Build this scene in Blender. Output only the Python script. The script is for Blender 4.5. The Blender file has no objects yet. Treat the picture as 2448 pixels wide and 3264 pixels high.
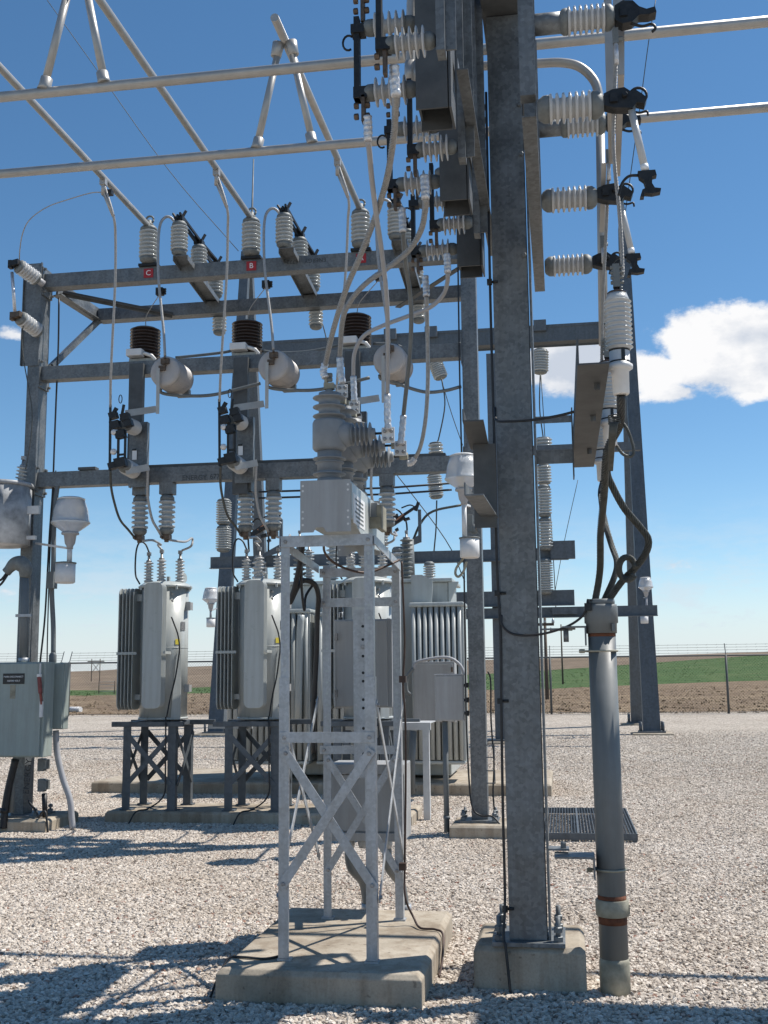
import bpy, math, random
from mathutils import Vector as V, Matrix, noise as mnoise
random.seed(7)
C = bpy.context.scene
COL = C.collection
R = math.radians

# ------------------------------------------------------------------ camera
F, CH, PITCH, YAW, ROLL = 3500.0, 1.6, R(8.32), R(9.1), R(0.58)
cy, sy, cp, sp = math.cos(YAW), math.sin(YAW), math.cos(PITCH), math.sin(PITCH)
fw = V((-sy*cp, cy*cp, sp)); rr = V((cy, sy, 0)); uu = rr.cross(fw)
cr, sr = math.cos(ROLL), math.sin(ROLL)
RX = rr*cr - uu*sr; UX = uu*cr + rr*sr
cam_d = bpy.data.cameras.new('camera'); cam = bpy.data.objects.new('camera', cam_d); COL.objects.link(cam)
cam.matrix_world = Matrix(((RX.x, UX.x, -fw.x, 0), (RX.y, UX.y, -fw.y, 0), (RX.z, UX.z, -fw.z, CH), (0, 0, 0, 1)))
cam_d.sensor_fit = 'VERTICAL'; cam_d.sensor_height = 36; cam_d.lens = 36*F/3264
cam_d.clip_start = .05; cam_d.clip_end = 5000
C.camera = cam

def ray(x, y): return fw + RX*((x-1224)/F) - UX*((y-1632)/F)
EYE = V((0, 0, CH))
def P(x, y, Y):
    d = ray(x, y); return EYE + d*(Y/d.y)
def G(x, y, z=0.0):
    d = ray(x, y); return EYE + d*((z-CH)/d.z)

# ------------------------------------------------------------------ sun, sky, exposure
TOSUN = V((0.56, 0.29, 1.0)).normalized()
sun_d = bpy.data.lights.new('sun', 'SUN'); sun_d.energy = 5.0; sun_d.angle = R(0.5); sun_d.color = (1, .955, .89)
sun = bpy.data.objects.new('sun', sun_d); COL.objects.link(sun)
sun.rotation_euler = TOSUN.to_track_quat('Z', 'Y').to_euler()
C.view_settings.view_transform = 'Standard'; C.view_settings.look = 'None'
C.view_settings.exposure = 0.26; C.view_settings.gamma = 1
world = bpy.data.worlds.new('World'); C.world = world; world.use_nodes = True
W = world.node_tree; W.nodes.clear()
def wn(t, **k):
    n = W.nodes.new(t)
    for a, b in k.items(): setattr(n, a, b)
    return n
def wl(a, b): W.links.new(a, b)
sky = wn('ShaderNodeTexSky'); sky.sky_type = 'NISHITA'; sky.sun_disc = False
sky.sun_elevation = math.asin(TOSUN.z); sky.sun_rotation = math.atan2(TOSUN.x, TOSUN.y)
sky.altitude = 1200; sky.air_density = 1.0; sky.dust_density = 0.1; sky.ozone_density = 2.6
SKY_STRENGTH = 0.1
tc = wn('ShaderNodeTexCoord'); nz = wn('ShaderNodeVectorMath', operation='NORMALIZE'); wl(tc.outputs['Generated'], nz.inputs[0])
sep = wn('ShaderNodeSeparateXYZ'); wl(nz.outputs[0], sep.inputs[0])
def mth(op, a, b=None, c=None, clamp=False):
    n = wn('ShaderNodeMath', operation=op); n.use_clamp = clamp
    for i, s in enumerate((a, b, c)):
        if s is None: continue
        if isinstance(s, (int, float)): n.inputs[i].default_value = s
        else: wl(s, n.inputs[i])
    return n.outputs[0]
az = mth('ARCTAN2', sep.outputs[0], sep.outputs[1]); el = mth('ARCSINE', sep.outputs[2])
def noise_w(scale, detail, rough=.6, off=(0, 0, 0), sz=1.6):
    mp = wn('ShaderNodeMapping'); mp.inputs['Location'].default_value = off; mp.inputs['Scale'].default_value = (1, 1, sz)
    wl(nz.outputs[0], mp.inputs[0])
    n = wn('ShaderNodeTexNoise'); n.inputs['Scale'].default_value = scale; n.inputs['Detail'].default_value = detail
    n.inputs['Roughness'].default_value = rough; wl(mp.outputs[0], n.inputs['Vector']); return n.outputs['Fac']
n1 = noise_w(26, 9, .62); n2 = noise_w(9, 4, .5, (3, 1, 2)); n3 = noise_w(14, 8, .7, (7, 2, 5), 3.2)
def blob(px, py, rx, ry, k):
    d = ray(px, py).normalized(); a0 = math.atan2(d.x, d.y); e0 = math.asin(d.z)
    a = mth('DIVIDE', mth('SUBTRACT', az, a0), rx/F); e = mth('DIVIDE', mth('SUBTRACT', el, e0), ry/F)
    q = mth('SQRT', mth('ADD', mth('MULTIPLY', a, a), mth('MULTIPLY', e, e)))
    return mth('MULTIPLY', mth('SUBTRACT', 1.0, q), k)
bl = None
for b in [(2330, 1120, 300, 150, 1.15), (2230, 1080, 150, 110, 1.1), (2520, 1140, 300, 140, 1.1), (2060, 1185, 200, 90, .9), (1830, 1165, 230, 105, .95), (2120, 1250, 150, 40, .6), (30, 1066, 75, 26, .45), (2140, 1800, 60, 22, .22), (1785, 1912, 45, 18, .25), (15, 1885, 40, 14, .25)]:
    o = blob(*b); bl = o if bl is None else mth('MAXIMUM', bl, o)
fac = mth('ADD', bl, mth('MULTIPLY', mth('SUBTRACT', n1, .5), 1.15))
mr = wn('ShaderNodeMapRange', interpolation_type='SMOOTHSTEP'); wl(fac, mr.inputs[0]); mr.inputs[1].default_value = .05; mr.inputs[2].default_value = .34
# thin veil low over the horizon
veil = wn('ShaderNodeMapRange', interpolation_type='SMOOTHSTEP'); wl(el, veil.inputs[0]); veil.inputs[1].default_value = .17; veil.inputs[2].default_value = .02
vn = wn('ShaderNodeMapRange', interpolation_type='SMOOTHSTEP'); wl(n3, vn.inputs[0]); vn.inputs[1].default_value = .34; vn.inputs[2].default_value = .68
vf = mth('MULTIPLY', mth('MULTIPLY', veil.outputs[0], vn.outputs[0]), .8)
vz = wn('ShaderNodeMapRange', interpolation_type='SMOOTHSTEP'); wl(el, vz.inputs[0]); vz.inputs[1].default_value = .11; vz.inputs[2].default_value = -.01; vz.inputs[4].default_value = .85
vf = mth('MAXIMUM', vf, vz.outputs[0])
hs = wn('ShaderNodeHueSaturation'); hs.inputs['Saturation'].default_value = 1.16; hs.inputs['Hue'].default_value = .494; hs.inputs['Value'].default_value = 1.1; wl(sky.outputs[0], hs.inputs['Color'])
mixv = wn('ShaderNodeMixRGB'); wl(vf, mixv.inputs[0]); wl(hs.outputs[0], mixv.inputs[1]); mixv.inputs[2].default_value = (5.8, 6.5, 7.2, 1)
cr_ = wn('ShaderNodeValToRGB'); wl(mth('ADD', n2, mth('MULTIPLY', mth('SUBTRACT', n1, .5), .5)), cr_.inputs[0])
cr_.color_ramp.elements[0].position = .36; cr_.color_ramp.elements[0].color = (.60, .66, .76, 1)
cr_.color_ramp.elements[1].position = .58; cr_.color_ramp.elements[1].color = (.98, .98, .99, 1)
sc_ = wn('ShaderNodeMixRGB', blend_type='MULTIPLY'); sc_.inputs[0].default_value = 1; wl(cr_.outputs[0], sc_.inputs[1]); sc_.inputs[2].default_value = (8.3, 8.3, 8.3, 1)
mixc = wn('ShaderNodeMixRGB'); wl(mr.outputs[0], mixc.inputs[0]); wl(mixv.outputs[0], mixc.inputs[1]); wl(sc_.outputs[0], mixc.inputs[2])
bg = wn('ShaderNodeBackground'); bg.inputs[1].default_value = SKY_STRENGTH; wl(mixc.outputs[0], bg.inputs[0])
wo = wn('ShaderNodeOutputWorld'); wl(bg.outputs[0], wo.inputs[0])

# ------------------------------------------------------------------ materials
MATS = {}
def M(name, col, rough=.5, metal=0.0, var=.12, scale=6.0, bump=0.0, bscale=60, kind='noise', col2=None, spec=None, trans=0, stretch=(1, 1, 1)):
    m = bpy.data.materials.new(name); m.use_nodes = True; t = m.node_tree; b = t.nodes['Principled BSDF']
    tc = t.nodes.new('ShaderNodeTexCoord'); mp = t.nodes.new('ShaderNodeMapping'); t.links.new(tc.outputs['Object'], mp.inputs[0]); mp.inputs['Scale'].default_value = stretch
    if kind == 'galv':
        vo = t.nodes.new('ShaderNodeTexVoronoi'); vo.inputs['Scale'].default_value = scale*8; t.links.new(mp.outputs[0], vo.inputs['Vector'])
        no = t.nodes.new('ShaderNodeTexNoise'); no.inputs['Scale'].default_value = scale; no.inputs['Detail'].default_value = 6; t.links.new(mp.outputs[0], no.inputs['Vector'])
        s = t.nodes.new('ShaderNodeSeparateXYZ'); t.links.new(vo.outputs['Color'], s.inputs[0])
        mx = t.nodes.new('ShaderNodeMath'); mx.operation = 'MULTIPLY_ADD'; t.links.new(s.outputs[0], mx.inputs[0]); mx.inputs[1].default_value = .35
        t.links.new(no.outputs['Fac'], mx.inputs[2]); f = mx.outputs[0]; lo, hi = .4, .95
    else:
        no = t.nodes.new('ShaderNodeTexNoise'); no.inputs['Scale'].default_value = scale; no.inputs['Detail'].default_value = 8; no.inputs['Roughness'].default_value = .62
        t.links.new(mp.outputs[0], no.inputs['Vector']); f = no.outputs['Fac']; lo, hi = .32, .68
    rp = t.nodes.new('ShaderNodeValToRGB'); t.links.new(f, rp.inputs[0])
    c1 = tuple(c*(1-var) for c in col); c2 = col2 or tuple(min(1, c*(1+var)) for c in col)
    rp.color_ramp.elements[0].position = lo; rp.color_ramp.elements[0].color = (*c1, 1)
    rp.color_ramp.elements[1].position = hi; rp.color_ramp.elements[1].color = (*c2, 1)
    out = rp.outputs[0]
    if kind == 'galv' or name in ('grey_tank_paint', 'green_grey_paint', 'grey_cabinet_paint', 'light_grey_paint', 'grey_conduit'):
        m2 = t.nodes.new('ShaderNodeMapping'); t.links.new(tc.outputs['Object'], m2.inputs[0]); m2.inputs['Scale'].default_value = (14, 14, .9)
        n2_ = t.nodes.new('ShaderNodeTexNoise'); n2_.inputs['Scale'].default_value = 1.1; n2_.inputs['Detail'].default_value = 6; n2_.inputs['Roughness'].default_value = .7; t.links.new(m2.outputs[0], n2_.inputs['Vector'])
        r2 = t.nodes.new('ShaderNodeValToRGB'); t.links.new(n2_.outputs['Fac'], r2.inputs[0]); k_ = .84 if kind == 'galv' else .86
        r2.color_ramp.elements[0].position = .35; r2.color_ramp.elements[0].color = (k_, k_*.98, k_*.95, 1); r2.color_ramp.elements[1].position = .6; r2.color_ramp.elements[1].color = (1, 1, 1, 1)
        x_ = t.nodes.new('ShaderNodeMixRGB'); x_.blend_type = 'MULTIPLY'; x_.inputs[0].default_value = 1; t.links.new(out, x_.inputs[1]); t.links.new(r2.outputs[0], x_.inputs[2]); out = x_.outputs[0]
        mr_ = t.nodes.new('ShaderNodeMapRange'); t.links.new(no.outputs['Fac'], mr_.inputs[0]); mr_.inputs[1].default_value = .3; mr_.inputs[2].default_value = .7; mr_.inputs[3].default_value = rough-.1; mr_.inputs[4].default_value = rough+.14; t.links.new(mr_.outputs[0], b.inputs['Roughness'])
    t.links.new(out, b.inputs['Base Color'])
    b.inputs['Roughness'].default_value = rough; b.inputs['Metallic'].default_value = metal
    if spec is not None: b.inputs['Specular IOR Level'].default_value = spec
    if trans: b.inputs['Transmission Weight'].default_value = trans
    if bump:
        bn = t.nodes.new('ShaderNodeTexNoise'); bn.inputs['Scale'].default_value = bscale; bn.inputs['Detail'].default_value = 5; t.links.new(mp.outputs[0], bn.inputs['Vector'])
        bu = t.nodes.new('ShaderNodeBump'); bu.inputs['Strength'].default_value = bump; bu.inputs['Distance'].default_value = .01
        t.links.new(bn.outputs['Fac'], bu.inputs['Height']); t.links.new(bu.outputs[0], b.inputs['Normal'])
    MATS[name] = m; return m
galv = M('galvanized_steel', (.158, .170, .177), .46, .3, .30, 7, .12, 25, 'galv')
galv_new = M('bright_galvanized_steel', (.42, .435, .45), .42, .3, .16, 9, .15, 30, 'galv')
galv_far = M('weathered_galvanized_steel', (.105, .122, .138), .55, .25, .18, 3, 0, 25, 'galv')
dark_galv = M('dull_steel_plate', (.085, .09, .092), .6, .25, .2, 8, .1)
alu = M('aluminium_tube', (.40, .385, .36), .42, .4, .1, 10, .05)
cable_al = M('aluminium_strand', (.36, .355, .345), .5, .35, .18, 60, .3, 300)
cable_old = M('weathered_strand', (.075, .078, .07), .55, .3, .3, 30, .3, 200)
tape = M('silver_wrapped_tape', (.62, .62, .63), .35, .5, .25, 40, .6, 60)
porc = M('grey_porcelain', (.40, .42, .42), .16, 0, .08, 12)
porc_w = M('pale_porcelain', (.50, .50, .49), .2, 0, .08, 12)
polymer = M('grey_epoxy', (.25, .262, .27), .55, 0, .08, 12, .1)
brown_p = M('brown_porcelain', (.045, .032, .028), .14, 0, .2, 12)
capm = M('cast_metal_cap', (.17, .18, .175), .6, .2, .2, 20, .15)
black_m = M('blackened_hardware', (.025, .026, .027), .5, .4, .3, 30, .2)
bolt_m = M('bolt_steel', (.30, .29, .28), .45, .5, .3, 40)
bronze = M('tarnished_bronze', (.12, .085, .06), .5, .5, .35, 40, .2)
paint = M('grey_tank_paint', (.43, .455, .445), .33, 0, .04, 5, .03, 20)
paint_l = M('light_grey_paint', (.44, .47, .46), .35, 0, .05, 5, .03, 20)
paint_g = M('green_grey_paint', (.30, .345, .325), .45, 0, .06, 5, .04, 15)
paint_b = M('grey_cabinet_paint', (.36, .365, .365), .45, 0, .05, 6, .03, 15)
rust_p = M('rust_stained_white_paint', (.40, .42, .43), .5, 0, .85, 2.6, .1, 20, col2=(.62, .64, .66))
white_p = M('white_plastic', (.66, .65, .63), .45, 0, .08, 10)
rust = M('rust', (.13, .045, .02), .85, 0, .45, 25, .3)
collar_m = M('stained_collar', (.30, .275, .20), .7, 0, .35, 9, .2, col2=(.40, .38, .30))
pvc = M('grey_conduit', (.155, .168, .170), .5, 0, .1, 8)
pvc_l = M('pale_conduit', (.36, .36, .37), .5, 0, .1, 8)
rubber = M('black_cable_jacket', (.018, .018, .019), .5, 0, .3, 20)
brown_w = M('brown_ground_wire', (.07, .042, .032), .5, .3, .3, 20)
red_s = M('red_sign', (.36, .02, .025), .5, 0, .1, 20)
red_h = M('faded_red_handle', (.22, .05, .04), .5, 0, .25, 20)
white_s = M('white_lettering', (.8, .8, .8), .5, 0, .02, 20)
black_s = M('black_sign', (.012, .012, .013), .4, 0, .1, 20)
ink = M('marker_ink', (.05, .055, .06), .7, 0, .1, 20)
yellow_s = M('yellow_sticker', (.75, .62, .08), .5, 0, .06, 30)
wood = M('pole_wood', (.10, .075, .055), .85, 0, .25, 10)
fence_m = M('fence_steel', (.27, .285, .29), .5, .3, .12, 10)
post_w = M('pale_post_steel', (.52, .53, .53), .5, .2, .12, 6)

def nodes(name):
    m = bpy.data.materials.new(name); m.use_nodes = True; return m, m.node_tree, m.node_tree.nodes['Principled BSDF']
def ramp(t, src, stops):
    r = t.nodes.new('ShaderNodeValToRGB'); t.links.new(src, r.inputs[0]); e = r.color_ramp.elements
    while len(e) < len(stops): e.new(.5)
    for i, (p, c) in enumerate(stops): e[i].position = p; e[i].color = (*c, 1)
    return r.outputs[0]
def tnoise(t, vec, s, d=6, r=.6):
    n = t.nodes.new('ShaderNodeTexNoise'); n.inputs['Scale'].default_value = s; n.inputs['Detail'].default_value = d; n.inputs['Roughness'].default_value = r; t.links.new(vec, n.inputs['Vector']); return n.outputs['Fac']
def tmul(t, a, b, fac=1.0, mode='MULTIPLY'):
    x = t.nodes.new('ShaderNodeMixRGB'); x.blend_type = mode; x.inputs[0].default_value = fac
    for i, s in ((1, a), (2, b)):
        if isinstance(s, tuple): x.inputs[i].default_value = (*s, 1)
        else: t.links.new(s, x.inputs[i])
    return x.outputs[0]
# concrete: speckle, stains, drips
conc, t, b = nodes('concrete')
tc = t.nodes.new('ShaderNodeTexCoord'); ov = tc.outputs['Object']
c_ = ramp(t, tnoise(t, ov, 2.2, 9, .7), [(.3, (.29, .245, .185)), (.5, (.40, .345, .27)), (.72, (.49, .43, .34))])
c_ = tmul(t, c_, ramp(t, tnoise(t, ov, 90, 3), [(.3, (.72, .72, .72)), (.55, (1, 1, 1))]), .6)
mp = t.nodes.new('ShaderNodeMapping'); t.links.new(ov, mp.inputs[0]); mp.inputs['Scale'].default_value = (9, 9, .8)
c_ = tmul(t, c_, ramp(t, tnoise(t, mp.outputs[0], 1.3, 5), [(.36, (.66, .6, .55)), (.55, (1, 1, 1))]), .7)
c_ = tmul(t, c_, ramp(t, tnoise(t, ov, 26, 2, .4), [(.27, (.55, .52, .5)), (.31, (1, 1, 1))]), .8)
c_ = tmul(t, c_, ramp(t, tnoise(t, ov, .9, 5, .6), [(.38, (.80, .77, .73)), (.56, (1, 1, 1))]), .9)
t.links.new(c_, b.inputs['Base Color']); b.inputs['Roughness'].default_value = .9
bu = t.nodes.new('ShaderNodeBump'); bu.inputs['Strength'].default_value = .35; bu.inputs['Distance'].default_value = .006; t.links.new(tnoise(t, ov, 70, 8, .7), bu.inputs['Height']); t.links.new(bu.outputs[0], b.inputs['Normal'])
# gravel bed
gravel_m, t, b = nodes('gravel_bed')
tc = t.nodes.new('ShaderNodeTexCoord'); ov = tc.outputs['Object']
vo = t.nodes.new('ShaderNodeTexVoronoi'); vo.inputs['Scale'].default_value = 24; t.links.new(ov, vo.inputs['Vector'])
ve = t.nodes.new('ShaderNodeTexVoronoi'); ve.feature = 'DISTANCE_TO_EDGE'; ve.inputs['Scale'].default_value = 24; t.links.new(ov, ve.inputs['Vector'])
s = t.nodes.new('ShaderNodeSeparateXYZ'); t.links.new(vo.outputs['Color'], s.inputs[0])
GST = [(0, (.24, .195, .16)), (.12, (.39, .345, .30)), (.35, (.56, .515, .455)), (.7, (.69, .645, .585)), (.95, (.80, .76, .70)), (1, (.38, .24, .18))]
c_ = ramp(t, s.outputs[0], GST)
c_ = tmul(t, c_, ramp(t, ve.outputs['Distance'], [(0, (.62, .58, .53)), (.12, (1, 1, 1))]), 1)
c_ = tmul(t, c_, ramp(t, tnoise(t, ov, .35, 5), [(.3, (.78, .73, .67)), (.7, (1.0, .97, .92))]), 1)
t.links.new(c_, b.inputs['Base Color']); b.inputs['Roughness'].default_value = .92
h1 = ramp(t, ve.outputs['Distance'], [(0, (0, 0, 0)), (.3, (1, 1, 1))]); h2 = tmul(t, h1, ramp(t, s.outputs[1], [(0, (.2, .2, .2)), (1, (1, 1, 1))]))
bu = t.nodes.new('ShaderNodeBump'); bu.inputs['Strength'].default_value = 1; bu.inputs['Distance'].default_value = .03; t.links.new(h2, bu.inputs['Height']); t.links.new(bu.outputs[0], b.inputs['Normal'])
# loose stones, one tint per stone
stone_m, t, b = nodes('gravel_stone')
at = t.nodes.new('ShaderNodeAttribute'); at.attribute_type = 'INSTANCER'; at.attribute_name = 'tint'
tc = t.nodes.new('ShaderNodeTexCoord')
c_ = ramp(t, at.outputs['Fac'], [(0, (.20, .155, .125)), (.06, (.38, .335, .29)), (.30, (.53, .48, .42)), (.72, (.65, .595, .525)), (.97, (.80, .75, .68)), (.99, (.34, .20, .15))])
c_ = tmul(t, c_, ramp(t, tnoise(t, tc.outputs['Object'], 3, 4), [(.3, (.8, .78, .76)), (.7, (1, 1, 1))]), 1)
c_ = tmul(t, c_, (.99, .965, .94), 1)
gp = t.nodes.new('ShaderNodeNewGeometry'); c_ = tmul(t, c_, ramp(t, tnoise(t, gp.outputs['Position'], .55, 6, .65), [(.34, (.84, .80, .75)), (.56, (1, 1, 1))]), .9)
t.links.new(c_, b.inputs['Base Color']); b.inputs['Roughness'].default_value = .88
# grassland beyond the fence
def grass_mat(name, stops, s1, s2, bstr=.4):
    m, t, b = nodes(name); tc = t.nodes.new('ShaderNodeTexCoord'); ov = tc.outputs['Object']
    c = ramp(t, tnoise(t, ov, s1, 10, .72), stops)
    c = tmul(t, c, ramp(t, tnoise(t, ov, s2, 6, .7), [(.34, (.55, .52, .48)), (.6, (1.1, 1.1, 1.1))]), .8)
    t.links.new(c, b.inputs['Base Color']); b.inputs['Roughness'].default_value = 1; b.inputs['Specular IOR Level'].default_value = .1
    bu = t.nodes.new('ShaderNodeBump'); bu.inputs['Strength'].default_value = bstr; bu.inputs['Distance'].default_value = .25; t.links.new(tnoise(t, ov, s2*1.3, 6), bu.inputs['Height']); t.links.new(bu.outputs[0], b.inputs['Normal'])
    return m
bank_m = grass_mat('dry_grass_bank', [(.3, (.14, .10, .07)), (.5, (.235, .175, .12)), (.7, (.34, .265, .175))], .3, 2.0, 1.0)
field_m = grass_mat('green_crop', [(.3, (.055, .095, .035)), (.5, (.08, .135, .05)), (.7, (.15, .165, .08))], .12, .9, .9)
hill_m = grass_mat('brown_grass_hill', [(.3, (.14, .108, .08)), (.5, (.205, .158, .115)), (.7, (.28, .22, .155))], .03, .35, .8)
# lamp refractor glass
glass, t, b = nodes('ribbed_lamp_glass')
b.inputs['Base Color'].default_value = (.74, .75, .75, 1); b.inputs['Roughness'].default_value = .18; b.inputs['Transmission Weight'].default_value = .45
tc = t.nodes.new('ShaderNodeTexCoord'); wv = t.nodes.new('ShaderNodeTexNoise'); wv.inputs['Scale'].default_value = 40; t.links.new(tc.outputs['Object'], wv.inputs['Vector'])
bu = t.nodes.new('ShaderNodeBump'); bu.inputs['Strength'].default_value = .25; bu.inputs['Distance'].default_value = .01; t.links.new(wv.outputs['Fac'], bu.inputs['Height']); t.links.new(bu.outputs[0], b.inputs['Normal'])

# ------------------------------------------------------------------ mesh builder
def frame(d):
    d = d.normalized(); a = V((0, 0, 1)) if abs(d.z) < .9 else V((1, 0, 0))
    u = a.cross(d).normalized(); return u, d.cross(u).normalized()
def catmull(pts, n=6):
    pts = [V(p) for p in pts]
    if len(pts) < 3: return pts
    q = [pts[0]*2-pts[1]] + pts + [pts[-1]*2-pts[-2]]; out = []
    for i in range(1, len(q)-2):
        for k in range(n):
            s = k/n; a, b, c, d = q[i-1], q[i], q[i+1], q[i+2]
            out.append(.5*((2*b)+(c-a)*s+(2*a-5*b+4*c-d)*s*s+(3*b-a-3*c+d)*s**3))
    return out + [pts[-1]]
class MB:
    def __init__(s): s.v = []; s.f = []; s.sm = []; s.mi = []; s.cur = 0
    def add(s, vs, fs, smooth=False):
        o = len(s.v); s.v += [V(x) for x in vs]; s.f += [tuple(i+o for i in f) for f in fs]
        s.sm += (smooth if isinstance(smooth, list) else [smooth]*len(fs)); s.mi += [s.cur]*len(fs); return s
    def box(s, x0, x1, y0, y1, z0, z1):
        if x0 > x1: x0, x1 = x1, x0
        if y0 > y1: y0, y1 = y1, y0
        if z0 > z1: z0, z1 = z1, z0
        return s.add([(x, y, z) for z in (z0, z1) for y in (y0, y1) for x in (x0, x1)], [(0, 2, 3, 1), (4, 5, 7, 6), (0, 1, 5, 4), (2, 6, 7, 3), (0, 4, 6, 2), (1, 3, 7, 5)])
    def obox(s, c, a, b, d):
        c = V(c); a = V(a); b = V(b); d = V(d)
        return s.add([c+a*i+b*j+d*k for k in (-1, 1) for j in (-1, 1) for i in (-1, 1)], [(0, 2, 3, 1), (4, 5, 7, 6), (0, 1, 5, 4), (2, 6, 7, 3), (0, 4, 6, 2), (1, 3, 7, 5)])
    def bar(s, p, q, w, h, side=None):
        p = V(p); q = V(q); d = q-p; u = V(side) if side else frame(d)[0]
        u = (u-d*(u.dot(d)/d.dot(d))).normalized(); n = d.normalized().cross(u)
        return s.obox((p+q)/2, d/2, u*(w/2), n*(h/2))
    def tube(s, pts, r, seg=8, caps=True, smooth=0):
        pts = [V(p) for p in pts]
        if smooth: pts = catmull(pts, smooth)
        n = len(pts); rs = r if isinstance(r, (list, tuple)) else [r]*n
        if len(rs) != n: rs = [rs[min(len(rs)-1, int(i*len(rs)/n))] for i in range(n)]
        vs = []; u = None
        for i, p in enumerate(pts):
            d = (pts[min(i+1, n-1)]-pts[max(i-1, 0)]).normalized()
            if u is None: u = frame(d)[0]
            u = (u-d*u.dot(d)).normalized(); w = d.cross(u)
            vs += [p+(u*math.cos(2*math.pi*k/seg)+w*math.sin(2*math.pi*k/seg))*rs[i] for k in range(seg)]
        fs = [(i*seg+k, i*seg+(k+1) % seg, (i+1)*seg+(k+1) % seg, (i+1)*seg+k) for i in range(n-1) for k in range(seg)]
        sm = [True]*len(fs)
        if caps: fs += [tuple(range(seg-1, -1, -1)), tuple((n-1)*seg+k for k in range(seg))]; sm += [False]*2
        return s.add(vs, fs, sm)
    def lathe(s, p, d, prof, seg=16, smooth=True):
        p = V(p); d = V(d).normalized(); u, w = frame(d); vs = []
        for tt, r in prof: vs += [p+d*tt+(u*math.cos(2*math.pi*k/seg)+w*math.sin(2*math.pi*k/seg))*max(r, 1e-4) for k in range(seg)]
        n = len(prof); fs = [(i*seg+k, i*seg+(k+1) % seg, (i+1)*seg+(k+1) % seg, (i+1)*seg+k) for i in range(n-1) for k in range(seg)]
        sm = [smooth]*len(fs); fs += [tuple(range(seg-1, -1, -1)), tuple((n-1)*seg+k for k in range(seg))]; sm += [False]*2
        return s.add(vs, fs, sm)
    def cyl(s, p, q, r, seg=16): p = V(p); q = V(q); return s.lathe(p, q-p, [(0, r), ((q-p).length, r)], seg)
    def prism(s, poly, ext):
        ext = V(ext); n = len(poly); vs = [V(p) for p in poly]+[V(p)+ext for p in poly]
        return s.add(vs, [tuple(range(n-1, -1, -1)), tuple(range(n, 2*n))]+[(i, (i+1) % n, n+(i+1) % n, n+i) for i in range(n)])
    def ibeam(s, p, q, w, h, side, tf=.012, tw=.009):   # side = flange direction
        p = V(p); q = V(q); d = (q-p); u = V(side); u = (u-d*(u.dot(d)/d.dot(d))).normalized(); n = d.normalized().cross(u)
        for k in (-1, 1): s.obox((p+q)/2+n*k*(h/2-tf/2), d/2, u*(w/2), n*(tf/2))
        return s.obox((p+q)/2, d/2, u*(tw/2), n*(h/2-tf))
    def angle(s, p, q, a, b, t=.006):                  # L section, corner line p-q, legs along a and b
        p = V(p); q = V(q); a = V(a); b = V(b); d = (q-p)/2; c = (p+q)/2
        s.obox(c+a/2+b.normalized()*t/2, d, a/2, b.normalized()*t/2)
        bb = b-b.normalized()*t
        return s.obox(c+b.normalized()*t+bb/2+a.normalized()*t/2, d, bb/2, a.normalized()*t/2)
    def channel(s, p, q, w, f, t=.007):                # web along w (vector), flanges along f
        p = V(p); q = V(q); w = V(w); f = V(f); d = (q-p)/2; c = (p+q)/2; wn_ = w.normalized(); fn = f.normalized()
        s.obox(c+fn*t/2, d, w/2, fn*t/2)
        ff = f-fn*t
        for k in (-1, 1): s.obox(c+fn*t+ff/2+wn_*k*(w.length/2-t/2), d, ff/2, wn_*t/2)
        return s
def wloc(o):
    l = V((0, 0, 0))
    while o: l += o.location; o = o.parent
    return l
def build(name, mb, mat, parent=None, loc=None, bevel=0, label=None):
    me = bpy.data.meshes.new(name); o = bpy.data.objects.new(name, me); COL.objects.link(o)
    if parent: o.parent = parent; off = wloc(parent)
    else:
        if loc is None:
            xs = [v.x for v in mb.v]; ys = [v.y for v in mb.v]; zs = [v.z for v in mb.v]
            loc = ((min(xs)+max(xs))/2, (min(ys)+max(ys))/2, min(zs))
        o.location = loc; off = V(loc)
    me.from_pydata([tuple(v-off) for v in mb.v], [], mb.f); me.polygons.foreach_set('use_smooth', mb.sm)
    for mt_ in (mat if isinstance(mat, (list, tuple)) else [mat]): me.materials.append(mt_)
    me.polygons.foreach_set('material_index', mb.mi); me.update()
    if bevel:
        m = o.modifiers.new('bevel', 'BEVEL'); m.width = bevel; m.segments = 2; m.limit_method = 'ANGLE'; m.angle_limit = R(40)
    if label: o['label'] = label
    return o
def tag(o, label, cat, group=None):
    o['label'] = label; o['category'] = cat
    if group: o['group'] = group
    return o
def thing(name, label, cat, loc, group=None):
    o = bpy.data.objects.new(name, None); COL.objects.link(o); o.location = V(loc); o.empty_display_size = .1
    return tag(o, label, cat, group)
def single(name, label, cat, mb, mat, group=None, bevel=0): return tag(build(name, mb, mat, bevel=bevel), label, cat, group)
def struct(name, mb, mat, kind='structure'):
    o = build(name, mb, mat, loc=(0, 0, 0)); o['kind'] = kind; return o
def dup(root, off, label, sub=None):
    def cp(o, par):
        c = o.copy(); COL.objects.link(c); c.parent = par
        for ch in o.children: cp(ch, c)
        return c
    r = cp(root, None); r.location = root.location + V(off); r['label'] = label; return r
def text(parent, s, size, mat, center, xdir, ydir, name='lettering'):
    cu = bpy.data.curves.new(name, 'FONT'); cu.body = s; cu.size = size; cu.align_x = 'CENTER'; cu.align_y = 'CENTER'; cu.extrude = .0008
    tmp = bpy.data.objects.new(name, cu); me = bpy.data.meshes.new_from_object(tmp); bpy.data.objects.remove(tmp)
    xd = V(xdir).normalized(); yd = V(ydir).normalized(); zd = xd.cross(yd)
    off = V(center)-wloc(parent)
    for v in me.vertices: v.co = off+xd*v.co.x+yd*v.co.y+zd*v.co.z
    me.materials.clear(); me.materials.append(mat); o = bpy.data.objects.new(name, me); COL.objects.link(o); o.parent = parent; return o

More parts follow.
